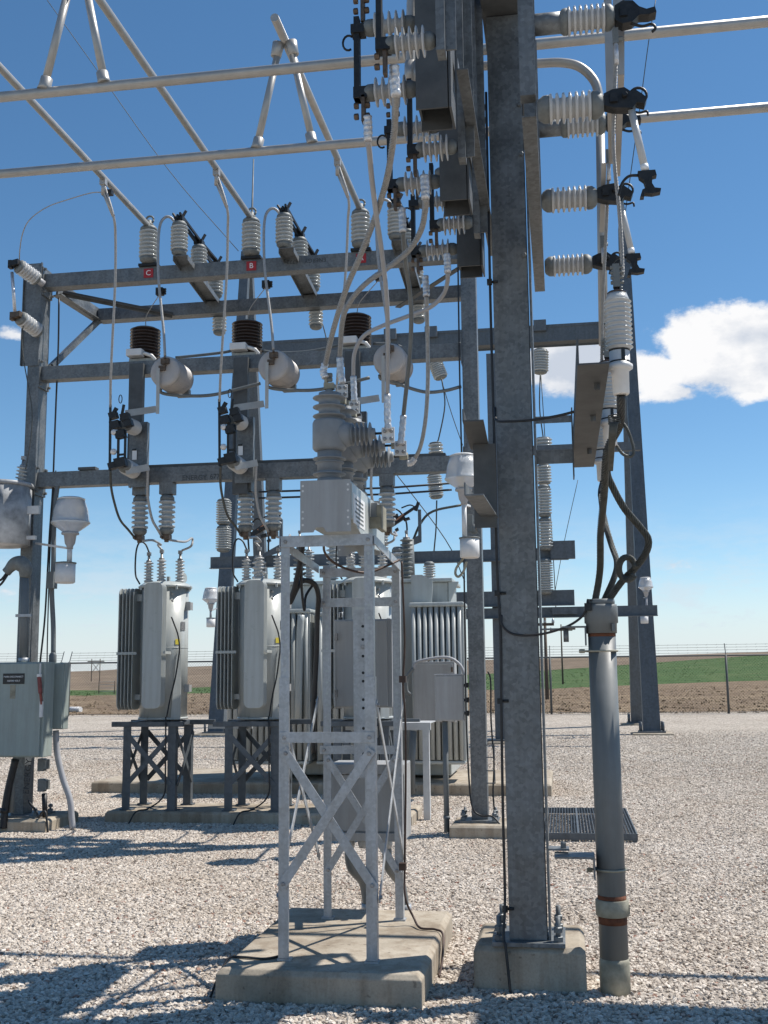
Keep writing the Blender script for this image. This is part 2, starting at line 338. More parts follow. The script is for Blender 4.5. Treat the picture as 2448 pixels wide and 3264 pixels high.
# insulator body: sheds between caps. returns nothing, adds into the given builders
def sheds(mb, p, d, L, rc, rs, n, seg=18, droop=.18):
    pr = [(0, rc)]; pt = L/n
    for i in range(n):
        a = i*pt; pr += [(a+pt*.18, rc), (a+pt*(.42-droop), rs*.93), (a+pt*.5, rs), (a+pt*.62, rs*.96), (a+pt*.82, rc)]
    mb.lathe(p, d, pr+[(L, rc)], seg)
def discs(mb, p, d, L, rc, rs, n, seg=28, th=.010):
    """thin flat sheds standing out from a plain core"""
    pr = [(0, rc)]; pt = L/n
    for i in range(n): a = i*pt+pt*.45; pr += [(a-th*1.2, rc), (a-th*.6, rc+(rs-rc)*.25), (a-th*.3, rs-.002), (a, rs), (a+th*.35, rs-.002), (a+th*.9, rc+(rs-rc)*.3), (a+th*1.8, rc)]
    mb.lathe(p, d, pr+[(L, rc)], seg)
def post_ins(root, p, d, L, rc, rs, n, cap=.18, capr=1.0, m=None, capmat=None, name='porcelain_body', seg=18, sub=False, disc=0):
    """insulator with shaped end caps; returns the porcelain part"""
    p = V(p); d = V(d).normalized(); c = L*cap; a = MB(); (discs(a, p+d*c*.8, d, L-1.6*c, rc, rs, n, seg+8, disc) if disc else sheds(a, p+d*c*.8, d, L-1.6*c, rc, rs, n, seg))
    body = build(name, a, m or porc, root)
    for k, (q, dd) in enumerate(((p, d), (p+d*L, -d))):
        e = MB(); e.lathe(q, dd, [(0, rc*.75*capr), (c*.12, rc*1.02*capr), (c*.45, rc*1.32*capr), (c*.85, rc*1.36*capr), (c, rc*1.1)], seg); build('end_cap', e, capmat or capm, body if sub else root)
    return body
def twisted(mb, pts, rad, n=7, rs=.005, pitch=.14, sm=8, seg=5):
    pts = catmull(pts, sm); mb.tube(pts, rad*.62, 8); acc = 0; ph = [0]
    for i in range(1, len(pts)): acc += (pts[i]-pts[i-1]).length; ph.append(acc)
    # resample finely
    fine = []; N = max(8, int(acc/.012)); j = 0
    for k in range(N+1):
        s_ = acc*k/N
        while j < len(ph)-2 and ph[j+1] < s_: j += 1
        f_ = (s_-ph[j])/max(1e-6, ph[j+1]-ph[j]); fine.append((pts[j].lerp(pts[j+1], f_), s_))
    u = None; fr = []
    for i, (p, s_) in enumerate(fine):
        d = (fine[min(i+1, N)][0]-fine[max(i-1, 0)][0]).normalized()
        if u is None: u = frame(d)[0]
        u = (u-d*u.dot(d)).normalized(); fr.append((p, u.copy(), d.cross(u), s_))
    for k in range(n): mb.tube([p+(u*math.cos(2*math.pi*(k/n+s_/pitch))+w*math.sin(2*math.pi*(k/n+s_/pitch)))*rad*.85 for p, u, w, s_ in fr], rs, seg)
def bolt(mb, p, d, r=.012, h=.012): mb.lathe(p, d, [(0, r), (h*.8, r), (h, r*.8)], 6, False)

# ================================================================== SETTING
YF = 42.0
g = MB(); g.add([(-90, -25, 0), (60, -25, 0), (60, YF+1.2, 0), (-90, YF+1.2, 0)], [(0, 1, 2, 3)]); struct('gravel_ground', g, gravel_m)
def interp(x, tab):
    if x <= tab[0][0]: return tab[0][1]
    for (a, b), (c, d) in zip(tab, tab[1:]):
        if x <= c: return b+(d-b)*(x-a)/(c-a)
    return tab[-1][1]
def azel(px, py): d = ray(px, py).normalized(); return math.degrees(math.atan2(d.x, d.y)), math.tan(math.asin(d.z))
def tab(pts): return [azel(*p) for p in pts]
Rf = 330.0; Rh = 720.0
el_f = tab([(-300, 2206), (400, 2204), (620, 2194), (1560, 2146), (1760, 2134), (2085, 2112), (2448, 2088), (2800, 2062)])
el_h = tab([(-900, 2150), (-300, 2148), (0, 2146), (230, 2142), (330, 2138), (420, 2130), (640, 2126), (1100, 2114), (1560, 2106), (1760, 2104), (2085, 2097), (2448, 2086), (2800, 2060)])
rb_t = [(-30, 92), (-10, 96), (0, 104), (10, 150), (18, 185), (30, 200)]
def zter(x, y):
    r = math.hypot(x, y); a = math.degrees(math.atan2(x, y)); rb = interp(a, rb_t); zf = CH+Rf*interp(a, el_f); zh = CH+Rh*interp(a, el_h)
    if r < rb: z = 0.0
    elif r < Rf: z = zf*(r-rb)/(Rf-rb)
    elif r < Rh: z = zf+(zh-zf)*math.sin((r-Rf)/(Rh-Rf)*math.pi/2)
    else: z = zh-(r-Rh)*.03
    if r < 115 and y > YF: z += (mnoise.noise(V((x*.25, y*.25, 0)))*.16+mnoise.noise(V((x*.9, y*.9, 3)))*.06)*min(1, (y-YF)/4)
    else: z += mnoise.noise(V((x*.01, y*.01, 0)))*min(1.2, (r-100)*.004)
    return z
def sheet(name, mat, rfun0, rfun1, n, a0=-75, a1=62, na=240):
    m = MB(); vs = []; fs = []
    for i in range(na+1):
        a = R(a0+(a1-a0)*i/na); r0, r1 = rfun0(math.degrees(a)), rfun1(math.degrees(a))
        for j in range(n+1):
            r = r0+(r1-r0)*(j/n)**1.3; x, y = r*math.sin(a), r*math.cos(a); vs.append((x, y, zter(x, y)-(.03 if y < YF+1 else 0)))
    fs = [(i*(n+1)+j, (i+1)*(n+1)+j, (i+1)*(n+1)+j+1, i*(n+1)+j+1) for i in range(na) for j in range(n)]
    m.add(vs, fs, True); return struct(name, m, mat)
sheet('dry_grass_bank', bank_m, lambda a: (YF+.2)/math.cos(R(a)), lambda a: max(interp(a, rb_t), (YF+40)/math.cos(R(a))), 60)
sheet('green_field', field_m, lambda a: max(interp(a, rb_t), (YF+40)/math.cos(R(a))), lambda a: max(Rf, 3*YF/math.cos(R(a))), 20)
sheet('brown_hills', hill_m, lambda a: max(Rf, 3*YF/math.cos(R(a))), lambda a: 1500, 40)

# loose gravel: one uncountable layer of stones
def loose_gravel():
    m = MB(); vs = []; dens = []; nx, ny = 60, 70
    for j in range(ny+1):
        y = 4.2+(31-4.2)*(j/ny)**1.4
        for i in range(nx+1):
            x0, x1 = -y*.66-.6, y*.32+.6; x = x0+(x1-x0)*i/nx; vs.append((x, y, .001)); dens.append(1.0 if y < 12 else .12+.88*max(.0, 1-(y-12)/9) if y < 26 else .12*max(0, 1-(y-26)/5))
    m.add(vs, [(j*(nx+1)+i, j*(nx+1)+i+1, (j+1)*(nx+1)+i+1, (j+1)*(nx+1)+i) for j in range(ny) for i in range(nx)])
    o = struct('loose_gravel', m, stone_m, 'stuff')
    a = o.data.attributes.new('dens', 'FLOAT', 'POINT'); a.data.foreach_set('value', dens)
    ng = bpy.data.node_groups.new('scatter_stones', 'GeometryNodeTree')
    ng.interface.new_socket('Geometry', in_out='INPUT', socket_type='NodeSocketGeometry'); ng.interface.new_socket('Geometry', in_out='OUTPUT', socket_type='NodeSocketGeometry')
    N = ng.nodes.new; L = ng.links.new; gi = N('NodeGroupInput'); go = N('NodeGroupOutput')
    at = N('GeometryNodeInputNamedAttribute'); at.data_type = 'FLOAT'; at.inputs['Name'].default_value = 'dens'
    mu = N('ShaderNodeMath'); mu.operation = 'MULTIPLY'; L(at.outputs[0], mu.inputs[0]); mu.inputs[1].default_value = 2300
    dp = N('GeometryNodeDistributePointsOnFaces'); L(gi.outputs[0], dp.inputs['Mesh']); L(mu.outputs[0], dp.inputs['Density'])
    jn = N('GeometryNodeJoinGeometry')
    for k in range(6):
        ic = N('GeometryNodeMeshIcoSphere'); ic.inputs['Radius'].default_value = 1; ic.inputs['Subdivisions'].default_value = 2
        po = N('GeometryNodeInputPosition'); no = N('ShaderNodeTexNoise'); no.noise_dimensions = '4D'; no.inputs['W'].default_value = k*3.7; no.inputs['Scale'].default_value = .9; no.inputs['Detail'].default_value = 1
        L(po.outputs[0], no.inputs['Vector']); sb = N('ShaderNodeVectorMath'); sb.operation = 'SUBTRACT'; L(no.outputs['Color'], sb.inputs[0]); sb.inputs[1].default_value = (.5, .5, .5)
        sc = N('ShaderNodeVectorMath'); sc.operation = 'SCALE'; L(sb.outputs[0], sc.inputs[0]); sc.inputs['Scale'].default_value = 2.2
        st = N('GeometryNodeSetPosition'); L(ic.outputs[0], st.inputs[0]); L(sc.outputs[0], st.inputs['Offset'])
        sm = N('GeometryNodeSetMaterial'); sm.inputs['Material'].default_value = stone_m; L(st.outputs[0], sm.inputs[0])
        ge = N('GeometryNodeGeometryToInstance'); L(sm.outputs[0], ge.inputs[0]); L(ge.outputs[0], jn.inputs[0])
    rv = N('FunctionNodeRandomValue'); rv.data_type = 'FLOAT_VECTOR'; rv.inputs[0].default_value = (-.5, -.5, 0); rv.inputs[1].default_value = (.5, .5, 6.28)
    rs = N('FunctionNodeRandomValue'); rs.data_type = 'FLOAT_VECTOR'; rs.inputs[0].default_value = (.009, .007, .006); rs.inputs[1].default_value = (.022, .017, .012); rs.inputs['Seed'].default_value = 5
    ip = N('GeometryNodeInstanceOnPoints'); L(dp.outputs[0], ip.inputs['Points']); L(jn.outputs[0], ip.inputs['Instance']); ip.inputs['Pick Instance'].default_value = True
    ri = N('FunctionNodeRandomValue'); ri.data_type = 'INT'; ri.inputs[4].default_value = 0; ri.inputs[5].default_value = 5; ri.inputs['Seed'].default_value = 9; L(ri.outputs[2], ip.inputs['Instance Index'])
    L(rv.outputs[0], ip.inputs['Rotation']); L(rs.outputs[0], ip.inputs['Scale'])
    rt = N('FunctionNodeRandomValue'); rt.data_type = 'FLOAT'; rt.inputs['Seed'].default_value = 3
    sa = N('GeometryNodeStoreNamedAttribute'); sa.data_type = 'FLOAT'; sa.domain = 'INSTANCE'; sa.inputs['Name'].default_value = 'tint'; L(ip.outputs[0], sa.inputs[0]); L(rt.outputs[1], sa.inputs['Value'])
    L(sa.outputs[0], go.inputs[0])
    md = o.modifiers.new('stones', 'NODES'); md.node_group = ng
loose_gravel()
#@@NEXT

# dry grass tufts on the bank, one uncountable layer
def tufts(name, n, y0, y1, h0, h1, mat, seed, amin=-36, amax=24):
    rnd = random.Random(seed); m = MB(); vs = []; fs = []
    for i in range(n):
        y = y0+(y1-y0)*rnd.random()**1.5; a = R(rnd.uniform(amin, amax)); x = y*math.tan(a)
        if math.hypot(x, y) > interp(math.degrees(a), rb_t)+(60 if name == 'crop_tufts' else 0): continue
        z = zter(x, y)-.02; h = rnd.uniform(h0, h1); w = h*rnd.uniform(.5, 1.1)
        for k in range(4):
            t = rnd.uniform(0, math.pi); dx, dy = math.cos(t)*w*.35, math.sin(t)*w*.35; ox, oy = rnd.uniform(-w, w)*.6, rnd.uniform(-w, w)*.6; b0 = len(vs)
            vs += [(x+ox-dx, y+oy-dy, z), (x+ox+dx, y+oy+dy, z), (x+ox+rnd.uniform(-w, w)*.5, y+oy+rnd.uniform(-.1, .1), z+h*rnd.uniform(.6, 1))]; fs.append((b0, b0+1, b0+2))
    m.add(vs, fs); return struct(name, m, mat, 'stuff')
tuft_m = grass_mat('dry_grass_tuft', [(.3, (.17, .125, .08)), (.5, (.27, .205, .13)), (.7, (.40, .32, .21))], 1.3, 5, .2)
crop_m = grass_mat('crop_tuft', [(.3, (.055, .10, .035)), (.5, (.085, .145, .05)), (.7, (.15, .17, .08))], 1.3, 5, .2)
tufts('dry_grass', 9000, YF+.5, 110, .04, .13, tuft_m, 11)
def crops():
    rnd = random.Random(5); m = MB(); vs = []; fs = []
    for i in range(13000):
        a = R(rnd.uniform(-36, 24)); rb = interp(math.degrees(a), rb_t); r = rb+(Rf-rb)*rnd.random()**1.3; x, y = r*math.sin(a), r*math.cos(a); z = zter(x, y)-.05; h = rnd.uniform(.05, .12)*(.7+r/300)
        t = rnd.uniform(0, math.pi); b0 = len(vs); w = h*1.2
        vs += [(x-math.cos(t)*w, y-math.sin(t)*w, z), (x+math.cos(t)*w, y+math.sin(t)*w, z), (x+rnd.uniform(-w, w)*.6, y, z+h)]; fs.append((b0, b0+1, b0+2))
    m.add(vs, fs); struct('crop_rows', m, crop_m, 'stuff')
crops()
fence_d = M('aged_fence_steel', (.10, .105, .105), .6, .2, .15, 10)
# ================================================================== FENCE, POLES, FAR THINGS
def fence(name, label, A, B, n, mesh=True, first_h=2.75):
    A = V(A); B = V(B); d = (B-A).normalized(); L = (B-A).length; root = thing(name, label, 'fence', A)
    for i in range(n+1):
        p = A+(B-A)*i/n; m = MB(); h = 2.12 if 0 < i < n else 2.15; m.tube([p-V((0, 0, .1)), p+V((0, 0, h))], .042 if 0 < i < n else .055, 8); m.bar(p+V((0, 0, h)), p+V((0, .22, h+.42)), .03, .012); build('post', m, fence_d, root)
    m = MB(); m.tube([A+V((0, 0, 2.1)), B+V((0, 0, 2.1))], .034, 6); build('top_rail', m, fence_d, root)
    m = MB(); m.tube([A+V((0, 0, .06)), B+V((0, 0, .06))], .006, 4)
    build('tension_wire', m, fence_m, root)
    for k in range(4):
        m = MB(); q = V((0, .05+.055*k, 2.2+.1*k)); m.tube([A+q, B+q], .0055, 4)
        for j in range(int(L/.35)):
            c = A+q+d*(j*.35); m.bar(c+V((.02, 0, .03)), c-V((.02, 0, .03)), .004, .004)
        build('barbed_wire', m, fence_d, root)
    m = MB(); s = .11; r = .0026; H_ = 2.08
    for j in range(int((L+H_)/s)):
        for sg in (1, -1):
            x0 = j*s-(H_ if sg > 0 else 0); a = max(0, x0); b_ = min(L, x0+H_)
            if b_ <= a: continue
            z0 = (a-x0); z1 = (b_-x0)
            if sg < 0: z0, z1 = H_-z0, H_-z1
            m.bar(A+d*a+V((0, .01*sg, z0)), A+d*b_+V((0, .01*sg, z1)), r*2, r*2, side=(0, 1, 0))
    build('chain_link_mesh', m, fence_d, root); return root
fence('chain_link_fence', 'chain link fence with barbed wire running across behind the yard to the right', (-19.6, YF, 0), (25.0, YF, 0), 7)
fence('chain_link_fence', 'chain link fence with barbed wire behind the grey cabinets at far left', (-33, YF-3.0, 0), (-19.9, YF-.1, 0), 4)
# H frame line structure and utility poles far away
def ground_at(x, y): return zter(x, y)
def far_pole(px, py_base, r, top, label, arms, rad=.13, name='utility_pole', group=None):
    d = ray(px, py_base).normalized(); x, y = d.x/d.y*r, r; z0 = ground_at(x, y); zt = P(px, top, y).z; root = thing(name, label, 'pole', (x, y, z0), group)
    m = MB(); m.tube([(x, y, z0-1), (x, y, zt)], [rad, rad*.6], 8); build('pole', m, wood, root)
    for z, w in arms:
        m = MB(); m.box(x-w, x+w, y-.08, y+.08, zt-z-.1, zt-z+.05); build('crossarm', m, wood, root)
        for k in (-.9, 0, .9):
            m = MB(); m.lathe((x+w*k, y, zt-z), (0, 0, 1), [(0, .04), (.1, .09), (.3, .05)], 8); build('insulator', m, porc, root)
    return root
far_pole(1742, 2150, 62, 1960, 'nearer tall wooden utility pole beyond the fence right of the steel column', [(.5, .5)], .12)
far_pole(1793, 2142, 120, 1990, 'farther thin wooden utility pole with crossarm near the far field', [(.6, 1.2)], .11)
x0, y0 = P(305, 2140, 380).x, 380; zz = ground_at(x0, y0); zt = P(305, 2100, 380).z
r_ = thing('transmission_pole', 'distant two legged wooden line structure on the brown hill', 'pole', (x0, y0, zz)); w_ = 1.6
for k in (-1, 1): m = MB(); m.tube([(x0+k*w_, y0, zz-6), (x0+k*w_, y0, zt)], .16, 6); build('leg', m, wood, r_)
m = MB(); m.box(x0-w_*2, x0+w_*2, y0-.1, y0+.1, zt-1.1, zt-.75); build('crossarm', m, wood, r_)
m = MB(); m.bar((x0-w_, y0, zt-1.2), (x0+w_, y0, zt-5), .15, .15); m.bar((x0+w_, y0, zt-1.2), (x0-w_, y0, zt-5), .15, .15); build('brace', m, wood, r_)
q = P(340, 2205, 95); zg = zter(q.x, 95); r_ = thing('ranch_gate', 'small pipe stock gate standing in the dry grass beyond the fence', 'gate', (q.x, 95, zg))
for k in (-1, 1): m = MB(); m.tube([(q.x+k*.75, 95, zg-.2), (q.x+k*.75, 95, zg+1.25)], .04, 6); build('post', m, wood, r_)
m = MB()
for z in (.3, .6, .9, 1.15): m.tube([(q.x-.75, 95, zg+z), (q.x+.75, 95, zg+z)], .02, 6)
build('gate_rails', m, fence_m, r_)
m = MB(); a = G(222, 2272); m.tube([a+V((-.25, .1, .13)), a+V((.55, -.1, .13))], .13, 14)
for k in (0, .3, .6): m.tube([a+V((-.22+k, .1-k*.25, .13)), a+V((-.19+k, .095-k*.25, .13))], .138, 14)
single('rolled_sheet', 'pale bundled roll lying on the gravel beside the fence corner post', 'roll', m, white_p)

# ================================================================== CONCRETE PADS
def pad(label, x0, x1, y0, y1, h, ch=.025, low=-.12):
    m = MB(); n = 12
    def ring(i, z): return [(x0+i, y0+i, z), (x1-i, y0+i, z), (x1-i, y1-i, z), (x0+i, y1-i, z)]
    vs = ring(0, low)+ring(0, h-ch)+ring(ch, h); m.add(vs, [(0, 1, 5, 4), (1, 2, 6, 5), (2, 3, 7, 6), (3, 0, 4, 7), (4, 5, 9, 8), (5, 6, 10, 9), (6, 7, 11, 10), (7, 4, 8, 11), (8, 9, 10, 11), (3, 2, 1, 0)])
    return single('concrete_pad', label, 'concrete pad', m, conc, bevel=.006)
pad('low chamfered concrete pad under the bright galvanized stand in the foreground', -1.75, -.72, 5.50, 6.98, .155)
pad('square concrete footing under the big steel column in the foreground', -.50, .065, 5.86, 6.42, .215)
pad('small square concrete footing under the steel column by the floor grating', -1.14, -.57, 10.92, 11.55, .13)
pad('concrete footing under the left steel column below the grey cabinets', -6.25, -5.32, 10.95, 11.75, .13)
pad('long concrete slab carrying the three cylindrical transformers', -5.02, -1.62, 11.75, 12.62, .125)
pad('wide concrete slab under the big finned transformer', -6.45, -.20, 14.62, 16.75, .16)

def base_plate(root, x0, x1, y0, y1, z, t=.022, bolts=True, bh=.12):
    m = MB(); m.box(x0, x1, y0, y1, z, z+t); build('base_plate', m, galv, root, bevel=.002)
    if bolts:
        for bx in (x0+.035, x1-.035):
            for by in (y0+.05, y1-.05):
                m = MB(); m.cyl((bx, by, z+t), (bx, by, z+t+bh), .013, 8)
                m.lathe((bx, by, z+t), (0, 0, 1), [(0, .027), (.024, .027), (.028, .022)], 6, False); m.lathe((bx, by, z+t+.045), (0, 0, 1), [(0, .025), (.024, .025), (.028, .02)], 6, False)
                build('anchor_bolt', m, galv, root)

# ================================================================== NEAR STRUCTURE
near = thing('steel_structure', 'massive foreground galvanized steel column with crossarms carrying switches and cable ends', 'steel structure', (-.22, 6.02, .215))
base_plate(near, -.405, -.035, 5.86, 6.24, .215)
m = MB(); m.ibeam((-.22, 6.02, .237), (-.22, 6.02, 5.36), .10, .19, (1, 0, 0)) if False else None
m.box(-.318, -.126, 5.92, 5.935, .237, 5.36); m.box(-.318, -.126, 6.105, 6.12, .237, 5.36); m.box(-.228, -.216, 5.935, 6.105, .237, 5.36); m.box(-.318, -.306, 5.935, 6.105, .237, 5.36)
build('column', m, galv, near, bevel=.002)
m = MB(); m.box(-.118, -.106, 5.925, 6.115, .237, 5.2); build('side_flange', m, galv, near)
m = MB(); m.box(-.34, -.10, 2.6, 7.6, 5.365, 5.38); m.box(-.228, -.212, 2.6, 7.6, 5.38, 5.56); m.box(-.34, -.10, 2.6, 7.6, 5.56, 5.575); build('top_beam', m, dark_galv, near)
YP = [4.40, 5.32, 6.24]; YQ = [4.0, 4.9, 5.8]
m = MB(); m.angle((-.372, 4.42, 4.175), (-.372, 6.6, 4.175), (.05, 0, 0), (0, 0, .06), .007); build('crossarm_angle', m, galv, near)
m = MB(); m.angle((-.035, 4.42, 3.93), (-.035, 6.62, 3.93), (-.062, 0, 0), (0, 0, .07), .007); build('crossarm_angle', m, galv, near)
for y in YP:
    m = MB(); m.box(-.535, -.40, y-.10, y-.09, 3.945, 5.6); m.box(-.535, -.40, y+.09, y+.10, 3.945, 5.6); m.box(-.395, -.385, y-.10, y+.10, 3.945, 5.6); m.box(-.535, -.525, y-.09, y+.09, 3.99, 5.6)
    build('hanger_channel', m, dark_galv, near)
    m = MB(); m.box(-.41, -.376, y-.44, y-.36, 4.0, 5.6); m.box(-.376, -.335, y-.40, y-.39, 4.02, 5.6); build('hanger_bar', m, galv, near)
    m = MB(); m.box(-.10, -.035, y-.035, y+.035, 4.0, 5.36); build('hanger_bar', m, galv, near)
for z in (4.55, 4.65, 4.75, 4.83, 4.4): m = MB(); bolt(m, (-.33, 5.97, z), (-1, 0, 0), .018, .035); build('bolt', m, galv, near)
for z in (4.5, 4.8, 3.9): m = MB(); bolt(m, (-.14, 5.92, z), (0, -1, 0), .014, .015); build('bolt', m, galv, near)
# arms to the right cable bracket
for z, hh in ((P(1770, 1330, 5.95).z, .03), (P(1770, 1437, 5.95).z, .07)):
    m = MB(); m.box(-.106, .095, 5.95, 6.03, z, z+.008); m.box(-.106, .095, 5.95, 5.958, z-hh, z-.0005); build('bracket_arm', m, galv, near)
m = MB(); m.box(.088, .095, 5.93, 6.05, 2.64, 3.02); build('bracket_plate', m, dark_galv, near)
m = MB(); m.angle((.095, 4.30, 2.80), (.095, 6.55, 2.80), (.125, 0, 0), (0, 0, .11), .007)
for y in (4.6, 5.2, 6.0): bolt(m, (.18, y, 2.8), (0, 0, -1), .014, .03)
build('cable_bracket', m, dark_galv, near)
# lamp side bracket on the left of the column
a, b = P(1476, 1342, 5.25), P(1548, 1412, 5.95)
m = MB(); m.bar(a+V((.05, 0, 0)), V((b.x-.03, 5.95, a.z)), .10, .007, side=(1, 0, 0)); m.bar(a+V((.0, 0, .03)), V((b.x-.08, 5.95, a.z+.03)), .007, .06, side=(1, 0, 0)); build('side_bracket', m, dark_galv, near)
a, b = P(1507, 1415, 5.78), P(1588, 1680, 5.78)
m = MB(); m.box(a.x, -.322, 5.79, 5.80, b.z, a.z); m.box(a.x, a.x+.008, 5.80, 5.93, b.z, a.z); build('side_bracket', m, dark_galv, near)
a, b = P(1482, 1578, 5.1), P(1565, 1720, 5.9)
m = MB(); m.bar(a+V((.045, 0, 0)), V((b.x-.0, 5.9, a.z-.0)), .085, .007, side=(1, 0, 0)); m.bar(a+V((.0, 0, .03)), V((b.x-.045, 5.9, a.z+.03)), .007, .06, side=(1, 0, 0)); build('side_bracket', m, galv, near)
# riser brackets
m = MB(); m.box(-.106, .07, 5.90, 5.96, 1.815, 1.823); m.box(.0, .125, 5.85, 5.91, 1.823, 1.831); m.box(.117, .125, 5.85, 5.91, 1.73, 1.823); m.lathe((.02, 5.9, 1.75), (0, 0, 1), [(0, .016), (.065, .016)], 6); build('riser_bracket', m, galv, near)
m = MB(); m.box(-.106, .0, 5.87, 5.96, .69, .70); m.box(-.075, .125, 5.76, 5.92, .668, .678); m.box(.117, .125, 5.76, 5.92, .57, .668); bolt(m, (-.03, 5.9, .70), (0, 0, 1), .016, .03); build('riser_bracket', m, galv, near)

# ---- riser pipe
rz = (.205, 5.90); rr_ = .0715
riser = thing('conduit_riser', 'tall grey steel pipe with rusty coupling rising beside the foreground column', 'pipe', (rz[0], rz[1], 0))
m = MB(); m.lathe((*rz, .17), (0, 0, 1), [(0, rr_), (1.62, rr_)], 32); build('pipe', m, pvc, riser)
m = MB(); m.lathe((*rz, -.05), (0, 0, 1), [(0, rr_*1.06), (.2, rr_*1.06), (.22, rr_*1.0)], 32); build('pipe_base', m, collar_m, riser)
for z0, z1 in ((.44, .475), (.335, .375)): m = MB(); m.lathe((*rz, z0), (0, 0, 1), [(0, rr_*1.006), (z1-z0, rr_*1.006)], 32); build('rust_band', m, rust, riser)
m = MB(); m.lathe((*rz, .372), (0, 0, 1), [(0, rr_*1.04), (.004, rr_*1.17), (.078, rr_*1.17), (.082, rr_*1.08)], 32); m.box(rz[0]+rr_*1.1, rz[0]+rr_*1.2, rz[1]-.02, rz[1]+.02, .385, .43); build('coupling', m, collar_m, riser)
m = MB(); m.lathe((*rz, 1.775), (0, 0, 1), [(0, rr_*1.01), (.02, rr_*1.01)], 32); build('rust_band', m, rust, riser)
m = MB(); m.lathe((*rz, 1.792), (0, 0, 1), [(0, rr_*1.10), (.05, rr_*1.12), (.055, rr_*1.22), (.135, rr_*1.22), (.15, rr_*1.15)], 32); m.box(rz[0]+rr_*.7, rz[0]+rr_*.95, rz[1]-rr_*1.05, rz[1]-rr_*.7, 1.80, 1.84)
m.lathe((*rz, 1.94), (0, 0, 1), [(0, rr_*1.0), (.015, rr_*1.04), (.03, rr_*1.0)], 32); build('top_collar', m, pvc, riser)
for z in (1.70, .60): m = MB(); m.tube([(rz[0]+math.cos(a)*(rr_+.006), rz[1]+math.sin(a)*(rr_+.006), z) for a in [R(k*15-180-20) for k in range(0, 20)]]+[(rz[0]-rr_-.03, rz[1]-.03, z)], .006, 6); bolt(m, (rz[0]-rr_-.02, rz[1]-.04, z), (-1, 0, 0), .012, .03); build('u_bolt', m, collar_m, riser)

# ================================================================== S1 : the beam frame behind
s1 = thing('steel_structure', 'galvanized steel frame of three long crossbeams between two columns behind the foreground stand', 'steel structure', (-5.76, 11.3, .13))
def col(root, x0, x1, y0, y1, z0, z1, t=.012, mat=galv):
    m = MB(); m.box(x0, x1, y0, y0+t, z0, z1); m.box(x0, x1, y1-t, y1, z0, z1); m.box(x1-t, x1, y0+t, y1-t, z0, z1); m.box(x0, x0+t, y0+t, y1-t, z0, z1); return build('column', m, mat, root, bevel=.002)
base_plate(s1, -6.0, -5.5, 11.1, 11.55, .13, bh=.08)
col(s1, -5.84, -5.70, 11.2, 11.42, .152, 6.22)
base_plate(s1, -1.06, -.68, 11.08, 11.42, .13, bh=.1)
col(s1, -.945, -.785, 11.2, 11.38, .152, 7.6)
XB0, XB1 = -5.70, -.945
def beam(root, x0, x1, y, z0, z1, d=.15, name='beam', mat=galv):
    m = MB(); t = .01; m.box(x0, x1, y, y+t, z0, z1); m.box(x0, x1, y+d-t, y+d, z0, z1); m.box(x0, x1, y+t, y+d-t, z1-t-.001, z1-.001); m.box(x0, x1, y+t, y+d-t, z0+.001, z0+t+.001)
    return build(name, m, mat, root, bevel=.002)
for z0, z1 in ((5.97, 6.13), (4.89, 5.045), (3.67, 3.835)):
    beam(s1, XB0+.02, XB1-.01, 11.22, z0, z1)
    m = MB(); m.box(XB1-.01, XB1, 11.17, 11.42, z0-.08, z1+.08); build('end_plate', m, galv, s1)
    m = MB(); m.box(XB0, XB0+.02, 11.17, 11.42, z0-.09, z1+.07)
    for k in (-1, 1):
        for yy in (11.2, 11.39): bolt(m, (XB0+.02, yy, (z0+z1)/2+k*.13), (1, 0, 0), .016, .03)
    build('end_plate', m, galv, s1)
beam(s1, -5.42, -.95, 12.1, 5.85, 6.0)
m = MB(); m.bar((-5.62, 11.42, 6.03), (-5.42, 12.2, 5.92), .03, .17, side=(1, 0, 0)); m.bar((-5.62, 11.42, 5.95), (-5.42, 12.2, 5.85), .12, .012, side=(1, 0, 0)); build('outrigger', m, galv, s1)
m = MB(); m.bar((-.87, 11.38, 6.03), (-.95, 12.2, 5.92), .12, .15, side=(1, 0, 0)); build('outrigger', m, galv, s1)
m = MB(); m.bar((-5.66, 11.42, 5.1), (-5.44, 12.15, 5.86), .06, .06); build('knee_brace', m, galv, s1)
m = MB(); m.bar(P(200, 935, 11.5), P(550, 1005, 12.1), .09, .012, side=(0, 1, 0)); m.bar(P(200, 935, 11.5), P(550, 1005, 12.1), .012, .07, side=(0, 1, 0)); build('diagonal_brace', m, dark_galv, s1)
m = MB(); m.bar(P(1268, 980, 12.05), P(1471, 850, 11.4), .08, .012, side=(0, 1, 0)); build('diagonal_brace', m, dark_galv, s1)
PHX = [-4.44, -3.25, -2.02]; DX = [0, 1.19, 2.42]; POS = ['leftmost', 'middle', 'rightmost']; LET = 'CBA'
Xh = P(448, 1400, 11.3).x   # switch hanger post x
for k, dx in enumerate(DX):
    m = MB(); m.box(Xh-.09+dx, Xh+.07+dx, 11.15, 11.215, 3.5 if k else 3.84, 5.0); build('switch_post', m, dark_galv, s1)
m = MB(); m.box(Xh-.06, XB1-.2, 11.24, 11.36, 3.836, 3.87); m.box(-5.2, -5.0, 11.2, 11.3, 3.84, 3.87); build('cable_tray', m, dark_galv, s1)
text(s1, 'ENERGY', .075, ink, P(620, 1523, 11.218), (1, 0, -.012), (0, 0, 1), 'handwriting')
text(s1, '6772', .075, ink, P(690, 1519, 11.218), (1, 0, -.012), (0, 0, 1), 'handwriting')
text(s1, 'ENERGY', .065, ink, P(1005, 829, 11.218), (-1, 0, 0), (0, 0, -1), 'handwriting')
text(s1, '6772', .065, ink, P(932, 834, 11.218), (-1, 0, 0), (0, 0, -1), 'handwriting')
